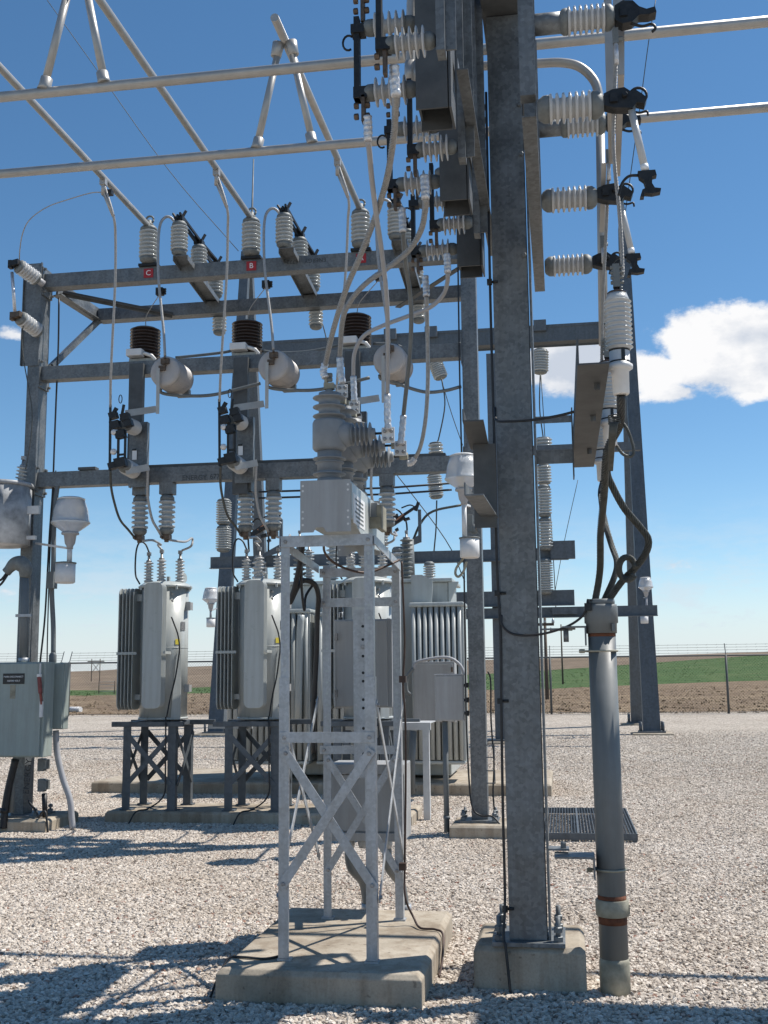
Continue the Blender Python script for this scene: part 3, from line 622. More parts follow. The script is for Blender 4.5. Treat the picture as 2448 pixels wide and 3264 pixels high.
text(s1, 'ENERGY', .10, ink, P(88, 2475, 11.198), (.06, 0, 1), (-1, 0, .06), 'handwriting')

# plate channel and the two line post insulators on the left column
m = MB(); m.channel((-5.80, 11.19, 5.05), (-5.80, 11.19, 6.25), (.22, 0, 0), (0, -.035, 0)); build('insulator_channel', m, galv, s1)

# ---- items repeated on the three bus lines
def bus_insulator(k):
    dx = DX[k]; z0 = 6.13; xx = PHX[k]; y = 11.2
    t = thing('post_insulator', 'grey post insulator carrying the end of the bus tube above the red %s plate' % LET[k], 'insulator', (xx, y, z0), 'bus end insulators on the top beam')
    m = MB(); m.box(xx-.11, xx+.11, y-.02, y+.1, z0, z0+.03); build('base_clip', m, black_m, t)
    post_ins(t, (xx, y, z0+.03), (0, 0, 1), .44, .072, .108, 7, cap=.16)
    m = MB(); m.lathe((xx, y, z0+.465), (0, 0, 1), [(0, .05), (.02, .055), (.04, .03), (.07, .03)], 14); m.tube([(xx+math.cos(a)*.045, y+.02, z0+.55+math.sin(a)*.045) for a in [R(i*30) for i in range(13)]], .012, 8); build('tube_clamp', m, capm, t)
    s = thing('phase_sign', 'small red plate with a white letter %s on the top beam' % LET[k], 'sign', (xx, 11.215, 6.02), 'red letter plates on the top beam')
    m = MB(); m.box(xx-.055, xx+.055, 11.212, 11.218, 6.0, 6.105); build('plate', m, red_s, s); text(s, LET[k], .085, white_s, (xx, 11.2105, 6.052), (1, 0, 0), (0, 0, 1))
for k in range(3): bus_insulator(k)
def dsw(k):
    x = P(575, 850, 11.1).x+DX[k]; z = 6.0
    t = thing('disconnect_switch', '%s air switch with three post insulators on a channel across the top beams' % POS[k], 'switch', (x, 11.6, z), 'switches across the top beams')
    m = MB(); m.channel((x+.04, 10.98, 6.14), (x+.04, 12.45, 5.99), (.17, 0, 0), (0, 0, -.06)); build('base_channel', m, galv, t)
    tops = []
    for j, (yy, xx) in enumerate(((11.05, x), (11.6, x+.04), (12.15, x+.06))):
        zb = 6.165-.10*(yy-10.98)
        body = post_ins(t, (xx, yy, zb), (0, 0, 1), .40, .062, .098, 7, cap=.17, name='insulator_stack'); tops.append(V((xx, yy, zb+.4)))
    body = post_ins(t, (x+.07, 12.3, 5.94), (0, 0, -1), .30, .055, .088, 5, cap=.17, name='insulator_stack')
    m = MB(); m.bar(tops[0]+V((0, -.08, .03)), tops[2]+V((0, .05, -.02)), .02, .05); m.bar(tops[0]+V((.03, -.08, .06)), tops[1]+V((.03, .1, .02)), .02, .03)
    m.bar(tops[1]+V((.0, -.12, .05)), tops[2]+V((.0, .0, .08)), .05, .025); build('blade', m, black_m, t)
    for j in (0, 1, 2):
        m = MB(); c = tops[j]; m.box(c.x-.05, c.x+.05, c.y-.05, c.y+.05, c.z, c.z+.05); m.bar(c+V((.02, 0, .03)), c+V((.06, .03, .13)), .03, .03); m.bar(c+V((-.03, -.05, .03)), c+V((-.07, -.02, .09)), .02, .02); build('contact', m, black_m, t)
for k in range(3): dsw(k)
# dark ring stacks and pale drums on the middle beam
def ct(k):
    q = P(462, 1140, 11.42); x = q.x+DX[k]; z = 5.05; y = 11.42
    t = thing('current_transformer', '%s dark brown ribbed cylinder standing on the middle beam' % POS[k], 'instrument transformer', (x, y, z), 'brown ribbed cylinders on the middle beam')
    m = MB(); m.box(x-.14, x+.14, y-.13, y+.13, z, z+.05); build('base', m, paint_l, t, bevel=.01)
    m = MB(); discs(m, (x, y, z+.05), (0, 0, 1), .37, .125, .172, 10, 32, .012); build('ribbed_body', m, brown_p, t)
    m = MB(); m.lathe((x, y, z+.41), (0, 0, 1), [(0, .14), (.015, .13), (.02, .05), (.05, .02)], 24); build('top_cap', m, capm, t)
    m = MB(); m.box(x-.13, x+.05, y-.24, y-.13, z+.05, z+.13); m.tube([(x+.05, y-.18, z+.09), (x+.14, y-.16, z+.06), (x+.17, y-.12, z+.02)], .022, 8); build('terminal_box', m, white_p, t, bevel=.008)
drum_m = M('warm_grey_resin', (.42, .395, .375), .5, 0, .08, 10)
def drum(k):
    q = P(528, 1180, 11.0); x = q.x+DX[k]; z = 4.94
    t = thing('instrument_drum', '%s pale round drum with bolted face hung before the middle beam' % POS[k], 'instrument transformer', (x, 11.1, z), 'pale drums before the middle beam')
    d = V((.10, 1.0, -.05)).normalized(); p = V((P(523, 1182, 10.84).x+DX[k], 10.84, P(523, 1182, 10.84).z))
    m = MB(); m.lathe(p, d, [(0, .12), (.004, .155), (.02, .168), (.05, .17)], 36); build('drum_face', m, drum_m, t)
    m = MB(); sheds(m, p+d*.05, d, .33, .158, .176, 10, 36, .02); build('ribbed_body', m, drum_m, t)
    m = MB(); m.lathe(p+d*.38, d, [(0, .15), (.04, .14)], 24); c = p+d*.39; m.box(c.x-.02, c.x+.12, c.y-.05, c.y+.02, c.z-.18, c.z-.10); build('back_plate', m, capm, t)
    m = MB(); m.box(p.x-.03, p.x+.06, p.y-.03, p.y+.01, p.z+.07, p.z+.13); m.box(p.x-.05, p.x+.02, p.y-.035, p.y, p.z+.0, p.z+.05)
    for s in (-1, 1): bolt(m, (p.x+.02, p.y-.02, p.z+.1+s*.03), (0, -1, 0), .012, .04)
    m.bar(p+V((.03, -.03, .06)), p+V((-.06, -.02, -.01)), .02, .02); build('terminal', m, bronze, t)
    m = MB(); m.bar((p.x-.05, p.y-.04, p.z+.02), (p.x-.055, p.y-.02, p.z-.47), .035, .01, side=(1, 0, 0)); build('terminal_bar', m, alu, t)
for k in range(3): ct(k); drum(k)
# bypass switch on hanging post
def bypass(k):
    o = V((DX[k], 0, 0)); t = thing('bypass_switch', '%s hook operated switch on the vertical mounting channel between the lower beams' % POS[k], 'switch', P(440, 1540, 11.1)+o, 'hook switches on mounting channels')
    a = P(408, 1345, 11.1); b = P(470, 1535, 11.1); zt, zb = a.z, b.z-.05
    m = MB(); m.channel(V((a.x+.11, 11.13, zb))+o, V((a.x+.11, 11.13, zt))+o, (.2, 0, 0), (0, .07, 0)); build('mounting_channel', m, galv, t)
    m = MB(); m.box(a.x+.05+o.x, a.x+.10+o.x, 11.118, 11.123, zb+.30, zb+.42); build('rating_label', m, white_s, t)
    m = MB(); m.box(a.x+.05+o.x, a.x+.10+o.x, 11.114, 11.1175, zb+.40, zb+.42); build('rating_label_band', m, black_s, t)
    for z, tip in ((P(425, 1360, 11).z, P(385, 1345, 10.7)), (P(425, 1500, 11).z, P(380, 1475, 10.7))):
        p = V((a.x+.10, 11.12, z))+o; d = (tip+o-p); post_ins(t, p, d, .34, .055, .085, 6, cap=.2, name='insulator', m=porc_w)
    for x in (350, 376, 398):
        m = MB(); m.bar(P(x, 1500 if x == 350 else 1490, 10.68)+o, P(x+2, 1290 if x == 350 else 1370, 10.68)+o, .022, .022); build('switch_rail', m, black_m, t)
    m = MB(); m.bar(P(376, 1370, 10.68)+o, P(398, 1370, 10.68)+o, .02, .02); m.bar(P(376, 1450, 10.68)+o, P(398, 1448, 10.68)+o, .02, .02)
    for x, y, w in ((368, 1355, .05), (400, 1330, .045), (385, 1385, .05), (385, 1475, .06), (360, 1485, .04), (362, 1325, .04), (410, 1350, .04)):
        q = P(x, y, 10.68)+o; m.obox(q, (w, 0, .01), (0, .04, 0), (-.01, 0, w*.8))
    m.bar(P(355, 1330, 10.66)+o, P(372, 1300, 10.66)+o, .02, .04); m.bar(P(385, 1340, 10.66)+o, P(395, 1290, 10.66)+o, .03, .02)
    build('jaw_hardware', m, black_m, t)
    m = MB(); c = P(384, 1272, 10.66)+o; m.tube([c+V((math.cos(R(i*30))*.018, 0, math.sin(R(i*30))*.045)) for i in range(13)], .005, 6); build('pull_ring', m, black_m, t)
    for x, y in ((364, 1378), (362, 1440)):
        m = MB(); q = P(x, y, 10.66)+o; m.lathe(q+V((-.03, 0, 0)), (1, 0, 0), [(0, .015), (.012, .03), (.03, .034), (.048, .03), (.06, .015)], 14); build('round_insulator', m, white_p, t)
    m = MB(); m.bar(P(400, 1318, 10.8)+o, P(498, 1304, 10.95)+o, .012, .07); m.bar(P(400, 1503, 10.8)+o, P(475, 1489, 10.95)+o, .012, .07); build('terminal_bar', m, alu, t)
for k in range(3): bypass(k)
# suspended insulators under the low beam
def hang(k, j):
    px = (445, 531)[j]; x = P(px, 1600, 11.25).x+DX[k]; y = 11.27; z = 3.67
    t = thing('hanging_insulator', '%s of the %s pair of insulators hanging below the low beam' % (('left', 'right')[j], POS[k]), 'insulator', (x, y, z), 'insulators hanging under the low beam')
    m = MB(); m.box(x-.075, x+.075, y-.055, y+.075, z-.13, z-.001); build('mounting_block', m, galv, t)
    post_ins(t, (x, y, z-.13), (0, 0, -1), .44, .058, .092, 6, cap=.17)
    m = MB(); m.box(x-.045, x+.045, y-.04, y+.04, z-.62, z-.57); m.lathe((x, y, z-.60), (0, 0, -1), [(0, .03), (.05, .025)], 8); bolt(m, (x-.04, y-.04, z-.6), (0, -1, 0), .015, .03); build('cable_clamp', m, bronze, t); return V((x, y, z-.61))
HB = {(k, j): hang(k, j) for k in range(3) for j in (0, 1)}

# next bay of the near structure, outside the frame on the right: only its shade reaches the picture
nb = thing('steel_structure', 'neighbouring steel bay standing just outside the right edge of the view', 'steel structure', (4.6, 7.0, 0))
m = MB(); m.box(2.75, 7.2, 6.78, 6.80, 5.35, 5.75); m.box(2.75, 7.2, 6.80, 7.25, 5.74, 5.75); m.box(2.75, 7.2, 6.80, 7.25, 5.35, 5.36); build('beam', m, galv, nb)
m = MB(); m.box(4.5, 4.7, 6.9, 7.1, 0, 5.35); build('column', m, galv, nb); m = MB(); m.box(3.2, 3.5, 6.5, 6.78, 5.0, 5.7); m.box(5.2, 5.5, 6.5, 6.78, 5.0, 5.7); build('hanger_channel', m, dark_galv, nb)

# ================================================================== BUS TUBES
bus = thing('bus_tube_frame', 'welded aluminium bus tubes crossing overhead with V shaped supports', 'bus tubes', (-3.25, 7.87, 5.67))
def btube(pts, r=.033, name='tube', sm=0): m = MB(); m.tube(pts, r, 16, smooth=sm); return build(name, m, alu, bus)
zt_ = 6.575
for k, x in enumerate(PHX): btube([(x, 1.5 if k < 2 else 7.55, zt_), (x, 11.35, zt_+.02)])
YT1, YT2 = 6.75, 7.87
for y in (YT1, YT2): btube([(-6.5, y, 5.66), (4.5, y, 5.66)], .036)
for (x, y) in ((PHX[2], YT2), (PHX[1], YT1)):
    for s in (-1, 1):
        btube([(x+s*.05, y, zt_-.07), (x+s*.225, y, 5.70)], .028, 'support_leg'); m = MB(); q = V((x+s*.225, y, 5.68)); d = V((-s*.175, 0, .8)).normalized()
        m.lathe(q, d, [(0, .05), (.03, .043), (.09, .042), (.095, .034)], 16); q = V((x+s*.05, y, zt_-.02)); m.lathe(q, V((s*.175, 0, -.8)), [(0, .05), (.05, .045), (.11, .042), (.115, .034)], 16); build('weld_collar', m, alu, bus)
m = MB()
for k, x in enumerate(PHX): m.tube([(x, 11.345, zt_+.02), (x, 11.36, zt_+.02)], .036, 16)
build('end_cap', m, capm, bus)
b2 = thing('bus_tube_frame', 'bent aluminium bus tube turning down to the right of the foreground column', 'bus tubes', P(1915, 900, 6.9))
m = MB(); a = [P(x, y, 6.9) for x, y in ((1500, 212), (1700, 203), (1790, 200), (1850, 215), (1895, 260), (1912, 320))]; m.tube(a, .030, 14, smooth=6); build('tube', m, alu, b2)
m = MB(); m.tube([P(1912, 318, 6.9), P(1924, 1100, 6.9)], .030, 14); build('tube', m, alu, b2)
m = MB(); m.tube([P(1315, -80, 5.6), P(1310, 90, 5.6), P(1308, 250, 5.6)], .028, 14, smooth=4); m.tube([P(1310, 200, 5.6), P(1308, 265, 5.6)], .035, 14); single('bus_drop', 'grey vertical tube passing behind the upper left insulators', 'bus tube', m, alu)
m = MB(); m.tube([P(1381, 260, 6.4), P(1385, 410, 6.4)], .024, 12); single('bus_drop', 'short vertical tube just left of the hanger channels', 'bus tube', m, alu)
# ================================================================== THREE TANK TRANSFORMERS
def radiator_panel(m, c, w, h, t, ax, n):      # thin rounded-end panel; ax = width direction, n = normal
    pts = []; r = w*.30
    for cx_, cz_, a0 in ((1, 1, 0), (-1, 1, 90), (-1, -1, 180), (1, -1, 270)):
        for i in range(6): a = R(a0+90*i/5); pts.append(V(c)+V(ax)*(cx_*(w/2-r)+r*math.cos(a))+V((0, 0, cz_*(h/2-r)+r*math.sin(a))))
    m.prism([p-V(n)*t/2 for p in pts], V(n)*t)
def bushing(root, p, L, rc, rs, n, mat=porc, d=(0, 0, 1), lead=True, name='bushing'):
    m = MB(); p = V(p); d = V(d).normalized(); m.lathe(p, d, [(0, rs*.9), (.02, rs*.95), (.03, rc*1.15)], 16); sheds(m, p+d*.03, d, L-.05, rc, rs, n, 16, .05); b = build(name, m, mat, root)
    m = MB(); m.lathe(p+d*(L-.03), d, [(0, rc), (.02, rc*1.1), (.03, .016), (.10, .014)], 12); m.box((p+d*(L+.06)).x-.02, (p+d*(L+.06)).x+.02, (p+d*(L+.06)).y-.02, (p+d*(L+.06)).y+.02, (p+d*(L+.05)).z, (p+d*(L+.09)).z); build('terminal', m, bolt_m, b); return p+d*(L+.09)
XT = P(530, 2000, 12.25).x
def tank(k):
    x = XT+DX[k]*.985; y = 12.20; z0 = 1.10; z1 = 2.66
    t = thing('tank_transformer', '%s grey cylindrical transformer on the raised steel stands' % POS[k], 'transformer', (x, y, z0), 'cylindrical transformers on stands')
    r = .27; m = MB(); m.lathe((x, y, z0), (0, 0, 1), [(0, r), (1.52, r)], 48); m.lathe((x, y, z0), (0, 0, 1), [(0, r+.012), (.02, r+.012), (.024, r)], 48); m.lathe((x, y, 1.90), (0, 0, 1), [(0, r), (.002, r+.003), (.008, r+.003), (.01, r)], 48); build('tank', m, paint, t)
    m = MB(); n = V((.94, -.35, 0)).normalized(); c = V((x, y, 0))+n*(r+.002); u = V((.35, .94, 0)).normalized(); m.obox((c.x, c.y, 2.15), u*.035, n*.0015, (0, 0, .05)); build('nameplate', m, bolt_m, t)
    for a_ in range(0, 360, 45):
        m = MB(); q = V((x+math.cos(R(a_))*(r+.03), y+math.sin(R(a_))*(r+.03), z1-.075)); m.box(q.x-.012, q.x+.012, q.y-.012, q.y+.012, q.z-.02, q.z+.03); build('lid_clamp', m, paint, t)
    m = MB(); m.lathe((x, y, z1-.07), (0, 0, 1), [(0, r+.005), (.002, r+.035), (.02, r+.04), (.035, r+.02), (.06, r-.02), (.08, r-.12), (.085, .01)], 48); lid = build('lid', m, paint_l, t)
    tp = {}
    tp['l'] = bushing(t, (x-.17, y-.10, z1), .26, .03, .056, 6, porc_w); tp['m'] = bushing(t, (x-.03, y-.06, z1+.01), .28, .03, .056, 6, porc_w); tp['r'] = bushing(t, (x+.18, y-.02, z1), .28, .03, .056, 6, porc_w)
    m = MB(); m.lathe((x+.13, y+.12, z1+.06), (1, -.3, 0), [(0, .06), (.03, .075), (.06, .06)], 16); m.box(x+.02, x+.05, y-.02, y+.02, z1, z1+.07); build('relief_vent', m, paint_l, t)
    # front radiator (5 panels stacked towards the front) and left one
    for i in range(5): m = MB(); radiator_panel(m, (x+.022, y-r-.05-.030*i, 1.93), .225, 1.40, .014, (1, 0, 0), (0, 1, 0)); build('radiator_panel', m, paint, t, bevel=.004)
    for bb in ((x-.02, x+.09, y-r-.18, y-r+.05, 2.50, 2.55), (x-.02, x+.09, y-r-.18, y-r+.05, 1.32, 1.37), (x-r-.20, x-r+.06, y-.14, y-.04, 2.44, 2.52), (x-r-.20, x-r+.06, y-.14, y-.04, 1.32, 1.38)): m = MB(); m.box(*bb); build('radiator_header', m, paint, t)
    for bb in ((x+.160, x+.174, y-r-.20, y-r+.02, 1.83, 1.86), (x-r-.21, x-r+.03, y-.245, y-.237, 1.83, 1.86)): m = MB(); m.box(*bb); build('radiator_strap', m, paint, t)
    for i in range(5): m = MB(); radiator_panel(m, (x-r-.025-.043*i, y-.10, 1.90), .27, 1.38, .011, (0, 1, 0), (1, 0, 0)); build('radiator_panel', m, paint, t, bevel=.004)
    m = MB(); m.box(x+r-.01, x+r+.05, y-.05, y-.04, 2.33, 2.43); m.box(x+r+.045, x+r+.052, y-.039, y+.04, 2.335, 2.425); build('hanger_bracket', m, paint_b, t)
    m = MB(); m.box(x+r-.01, x+r+.05, y-.05, y-.04, 1.40, 1.49); m.box(x+r+.045, x+r+.052, y-.039, y+.04, 1.405, 1.485); build('hanger_bracket', m, paint_b, t)
    m = MB(); m.prism([(x+.17, y-.215, 1.10), (x+.255, y-.13, 1.10), (x+.255, y-.13, 1.80), (x+.245, y-.14, 1.90), (x+.22, y-.165, 1.85), (x+.21, y-.175, 1.78)], (.0, -.012, 0)); build('ground_lug', m, paint, t)
    m = MB()
    for z in (2.44, 2.52): m.lathe((x+.16, y-.215, z), (.5, -.8, -.3), [(0, .012), (.04, .012)], 8)
    build('stud', m, paint_b, t)
    m = MB(); n = V((.80, -.60, 0)); c = V((x, y, 0))+n*(r+.002); u = V((.60, .80, 0)); m.obox((c.x, c.y, 1.97), u*.03, n*.001, (0, 0, .03)); build('warning_sticker', m, yellow_s, t)
    m = MB(); m.tube([(x+.17, y-r+.02, 2.25), (x+.20, y-r+.04, 2.16), (x+.235, y-r+.06, 2.05), (x+.255, y-r+.07, 1.90), (x+.25, y-r+.05, 1.78), (x+.225, y-r+.02, 1.55), (x+.19, y-r-.02, 1.35), (x+.18, y-r-.10, 1.14)], .0085, 6, smooth=5); build('ground_cable', m, rubber, t)
    m = MB(); a = tp['l']; m.tube([a, a+V((-.05, 0, .10)), a+V((-.12, 0, .12)), a+V((-.16, 0, .0)), a+V((-.16, 0, -.25)), (x-.26, y-.14, z1-.02)], .010, 6, smooth=6); build('jumper', m, rubber, t)
    # stand
    s = thing('transformer_stand', '%s braced steel stand under a cylindrical transformer' % POS[k], 'stand', (x, y, .125), 'stands under the cylindrical transformers')
    xa, xb = x-.28, x+.24; ya, yb = 11.88, 12.40
    m = MB(); m.box(x-.46, x+.37, ya-.06, ya, 1.03, 1.085); m.box(x-.46, x+.55, yb-.02, yb+.04, 1.03, 1.085)
    for xx in (x-.30, x-.02, x+.22): m.box(xx-.04, xx+.04, ya, yb-.02, 1.035, 1.08)
    build('platform', m, galv_far, s, bevel=.003)
    for xx in (xa, xb):
        for yy in (ya+.0, yb): m = MB(); sx = 1 if xx == xa else -1; m.angle((xx-.045*sx, yy-.04, .14), (xx-.045*sx, yy-.04, 1.03), (.09*sx, 0, 0), (0, .08, 0), .008); m.box(xx-.07, xx+.07, yy-.05, yy+.06, .126, .14); build('leg', m, galv_far, s)
    def xbr(a, b, c_, d_):
        m = MB(); m.bar(a, b, .055, .008, side=(0, 0, 1)); m.bar(c_, d_, .055, .008, side=(0, 0, 1)); build('cross_brace', m, galv_far, s)
    for yy in (ya-.05, yb+.05):
        m = MB(); m.bar((xa, yy, .95), (xb, yy, .40), .007, .055, side=(0, 1, 0)); m.bar((xb, yy+.009, .95), (xa, yy+.009, .40), .007, .055, side=(0, 1, 0)); build('cross_brace', m, galv_far, s)
    for xx in (xa-.05, xb+.05):
        m = MB(); m.bar((xx, ya, .95), (xx, yb, .40), .007, .055, side=(1, 0, 0)); m.bar((xx+.009, yb, .95), (xx+.009, ya, .40), .007, .055, side=(1, 0, 0)); build('cross_brace', m, galv_far, s)
    m = MB(); m.tube([(x+.18, ya-.08, 1.14), (x+.19, ya-.09, .6), (x+.18, ya-.09, .30), (x+.02, ya-.12, .16), (x-.10, ya-.18, .13), (x-.16, ya-.24, .01)], .009, 6, smooth=5); single('ground_cable', 'black ground cable trailing down from the %s cylindrical transformer' % POS[k], 'cable', m, rubber, 'transformer ground cables')
    return tp
TP = [tank(k) for k in range(3)]
m = MB(); m.box(-4.06, -3.55, 12.40, 12.46, .98, 1.03); single('link_channel', 'pale steel channel linking the left and middle transformer stands', 'channel', m, post_w)
t = thing('support_shelf', 'pale steel shelf and post at the right end of the transformer stands', 'frame', P(1360, 2590, 12.7))
a, b = P(1271, 2300, 12.2), P(1372, 2327, 12.2); m = MB(); m.box(a.x-.6, b.x, 12.2, 12.26, b.z, b.z+.08); m.box(a.x, b.x, 12.26, 12.7, b.z+.07, b.z+.08); build('shelf', m, post_w, t)
a = P(1361, 2500, 12.25); m = MB(); m.box(a.x-.035, a.x+.035, 12.2, 12.28, 0, b.z); build('post', m, post_w, t)

# ================================================================== BIG TRANSFORMER
bx = thing('power_transformer', 'large grey power transformer with banks of cooling fins on the far slab', 'transformer', (-3.2, 15.6, .16))
x0, x1 = -4.0, -1.55; yb0, yb1 = 15.3, 16.5
m = MB(); m.box(x0, x1, yb0, yb1, .2, 2.85); build('tank', m, paint, bx, bevel=.02)
m = MB(); m.box(x0-.06, x1+.06, yb0-.06, yb1+.06, 2.85, 2.90); m.prism([(x1, yb0-.02, 2.5), (x1+.15, yb0-.02, 2.85), (x1, yb0-.02, 2.85)], (0, .05, 0)); build('cover', m, paint_l, bx, bevel=.01)
def bank(xa, xb, ya, yb, z0, z1, n):
    b_ = MB(); w = (xb-xa)/n
    m = MB(); m.box(xa-.02, xb+.03, ya-.03, yb, z1-.03, z1+.03); m.box(xa, xb, ya, yb, z0-.05, z0); b_ = build('radiator_bank', m, paint_l, bx, bevel=.02)
    for i in range(n):
        for j in range(int((yb-ya)/.09)):
            pass
    m = MB(); c = paint
    for i in range(n):
        xc = xa+w*(i+.5); pr = []
        for j in range(5): yy = ya+.02+j*.10; m.tube([(xc, yy, z0+.01), (xc, yy, z1-.02)], w*.42, 8)
        m.box(xc-w*.10, xc+w*.10, ya+.03, yb-.02, z0+.02, z1-.03)
    build('fins', m, c, bx)
    m = MB()
    for j in range(5): m.box(xb-.012, xb+.015, ya+j*.10, ya+.055+j*.10, z0, z1-.03)
    build('end_fins', m, c, bx)
q0 = P(1315, 2437, 14.75); q1 = P(1472, 1925, 14.75)
bank(q0.x, q1.x, 14.75, 15.28, q0.z+.05, q1.z, 9)
q0 = P(718, 2437, 14.8); q1 = P(985, 1925, 14.8)
bank(q0.x, q1.x, 14.8, 15.28, q0.z+.05, 2.45, 13)
bank(q1.x+.1, q1.x+.95, 14.8, 15.28, q0.z+.05, 2.40, 8)
for px, y0_, y1_, mt, r in ((1297, 1850, 1700, capm, .07), (1175, 1850, 1730, porc_w, .05), (1118, 1850, 1740, porc_w, .05), (1060, 1850, 1720, porc, .07), (985, 1850, 1740, porc, .06), (955, 1850, 1700, capm, .07)):
    a = P(px, y0_, 15.6); b_ = P(px, y1_, 15.6); bushing(bx, (a.x, 15.6, 2.90), max(.3, b_.z-2.95), r*.7, r*1.35, 9, mt)
m = MB(); q = P(1345, 1850, 15.0); m.prism([(q.x-.15, 15.0, 2.55), (q.x+.13, 15.0, 2.55), (q.x+.15, 15.0, 2.85), (q.x, 15.0, 2.93), (q.x-.15, 15.0, 2.93)], (0, .03, 0)); build('lifting_plate', m, paint, bx)
m = MB(); q = P(1360, 1895, 15.2); m.prism([(q.x-.06, 15.2, 2.4), (q.x+.07, 15.2, 2.4), (q.x+.07, 15.2, 2.62), (q.x-.02, 15.2, 2.68), (q.x-.06, 15.2, 2.62)], (0, .03, 0)); build('lifting_lug', m, paint, bx)
for i, pts in enumerate((((905, 1900), (880, 1990), (880, 2300)), ((960, 1960), (955, 2050), (950, 2300)))):
    m = MB(); m.tube([P(*p, 14.7) for p in pts], .05, 10, smooth=4); build('oil_pipe', m, paint_l, bx)
a, b = P(1315, 2110, 14.1), P(1452, 2302, 14.1)
m = MB(); m.box(a.x, b.x, 14.1, 14.4, b.z, a.z); t = build('control_box', m, paint_b, bx, bevel=.008)
m = MB(); m.box(a.x+.015, b.x-.02, 14.088, 14.099, b.z+.02, a.z-.03); build('door', m, paint_b, t, bevel=.004); m = MB(); m.box(b.x-.04, b.x-.02, 14.07, 14.088, (a.z+b.z)/2+.25, (a.z+b.z)/2+.31); build('latch', m, bronze, t)
m = MB(); m.tube([P(x, y, 14.2) for x, y in ((1318, 2330), (1312, 2430), (1312, 2530))], .045, 10); build('conduit', m, pvc, bx)
m = MB(); m.tube([P(x, y, 14.0) for x, y in ((1318, 2130), (1330, 2110), (1400, 2096), (1440, 2100), (1470, 2125), (1482, 2160))], .02, 8, smooth=5); build('flexible_conduit', m, pvc_l, bx)
m = MB(); m.tube([P(x, y, 14.0) for x, y in ((1318, 2130), (1297, 2160), (1296, 2200), (1310, 2215))], .025, 8, smooth=5); build('flexible_conduit', m, pvc, bx)
a, b = P(1385, 2150, 11.25), P(1480, 2298, 11.25)
t = thing('junction_box', 'small galvanized junction box on a steel pipe post in front of the finned transformer', 'electrical box', (a.x, 11.3, 0))
m = MB(); m.box(a.x, b.x, 11.25, 11.42, b.z, a.z); m.box(a.x-.004, b.x+.004, 11.24, 11.43, a.z-.008, a.z+.004); build('box', m, galv_new, t, bevel=.004)
m = MB(); m.box(a.x+.008, b.x-.008, 11.238, 11.249, b.z+.01, a.z-.015); build('door', m, paint_b, t, bevel=.003)
m = MB(); q = P(1420, 2400, 11.3); m.tube([(q.x, 11.3, -.05), (q.x, 11.3, b.z)], .028, 14); m.lathe((q.x, 11.3, .14), (0, 0, 1), [(0, .034), (.03, .034)], 12); build('post', m, pvc, t)
m = MB()
for z in (.15, .48, .85): q = b.z; m.box(b.x, b.x+.03, 11.28, 11.32, b.z+z*.4, b.z+z*.4+.03); m.box(b.x+.02, b.x+.045, 11.26, 11.34, b.z+z*.4-.01, b.z+z*.4+.04)
build('hinge_clamp', m, black_m, t)

# ================================================================== FOREGROUND STAND AND RECLOSER
ZP = .155
st = thing('equipment_stand', 'bright galvanized lattice stand with perforated legs on the foreground pad', 'stand', (-1.22, 6.15, ZP))
LX0, LX1, LY0, LY1 = -1.475, -.975, 5.70, 6.66; ZT = 2.32
def leg(x, y, sx, sy, z1, plate):
    m = MB(); m.angle((x, y, ZP+.01), (x, y, z1), (.048*sx, 0, 0), (0, .048*sy, 0), .005); m.box(x-.035+.024*sx, x+.035+.024*sx, y-.03+.02*sy, y+.03+.02*sy, ZP, ZP+.01); m.cur = 1
    z = ZP+(1.05 if sy > 0 else .1)
    while z < z1-.05:
        z += .068
        m.lathe((x+.024*sx, y-.0006 if sy > 0 else y-.0056+.0, z), (0, 1, 0), [(0, .0085), (.0004, .0085)], 10)
    return build('leg', m, [galv_new, paint_l if sy > 0 else black_m], st)
leg(LX0, LY0, 1, 1, ZT, 1); leg(LX1+.0, LY0, -1, 1, ZT, 1)
leg(LX0+.02, LY1, 1, 1, ZT-.06, 1); leg(LX1-.0, LY1, -1, 1, ZT-.06, 1)
# outer lower leg sleeves
for x, sx in ((LX0-.006, 1), (LX1+.006, -1)): m = MB(); m.angle((x, LY0-.0065, ZP+.012), (x, LY0-.0065, 1.58), (.055*sx, 0, 0), (0, .05, 0), .0055); build('leg_sleeve', m, galv_new, st)
def flat(a, b, w, name='brace', nrm=(0, 1, 0), t=.006, bolts=True):
    a = V(a); b = V(b); n = V(nrm); side = n.cross(b-a).normalized(); m = MB(); m.bar(a, b, w, t, side=side)
    br = build(name, m, galv_new, st, bevel=.001)
    if bolts:
        m = MB()
        for q in (a, b): c = q+(b-a).normalized()*(.025 if q == a else -.025); bolt(m, c-n*t/2, -n, .011, .009)
        build('bolt', m, bolt_m, br)
    return br
yf = LY0-.012
flat((LX0, LY0-.004, ZT-.02), (LX1, LY0-.004, ZT-.02), .06, 'cross_bar')
flat((LX0, yf, 1.27), (LX1, yf, 1.27), .055, 'cross_bar')
flat((LX0+.02, yf-.007, 1.21), (LX1-.0, yf-.007, .515), .048); flat((LX1-.01, yf-.014, 1.21), (LX0+.01, yf-.014, .515), .048)
yr = LY1-.006
flat((LX0, yr, 2.215), (LX1, yr, 2.215), .055, 'cross_bar'); flat((LX0, yr, 2.03), (LX1, yr, 2.03), .055, 'cross_bar')
flat((LX0, yr, 1.14), (LX1, yr, 1.14), .05, 'cross_bar')
flat((LX0+.04, yr-.007, 1.10), (LX1-.02, yr-.007, .42), .042); flat((LX1-.03, yr-.014, 1.10), (LX0+.04, yr-.014, .42), .042)
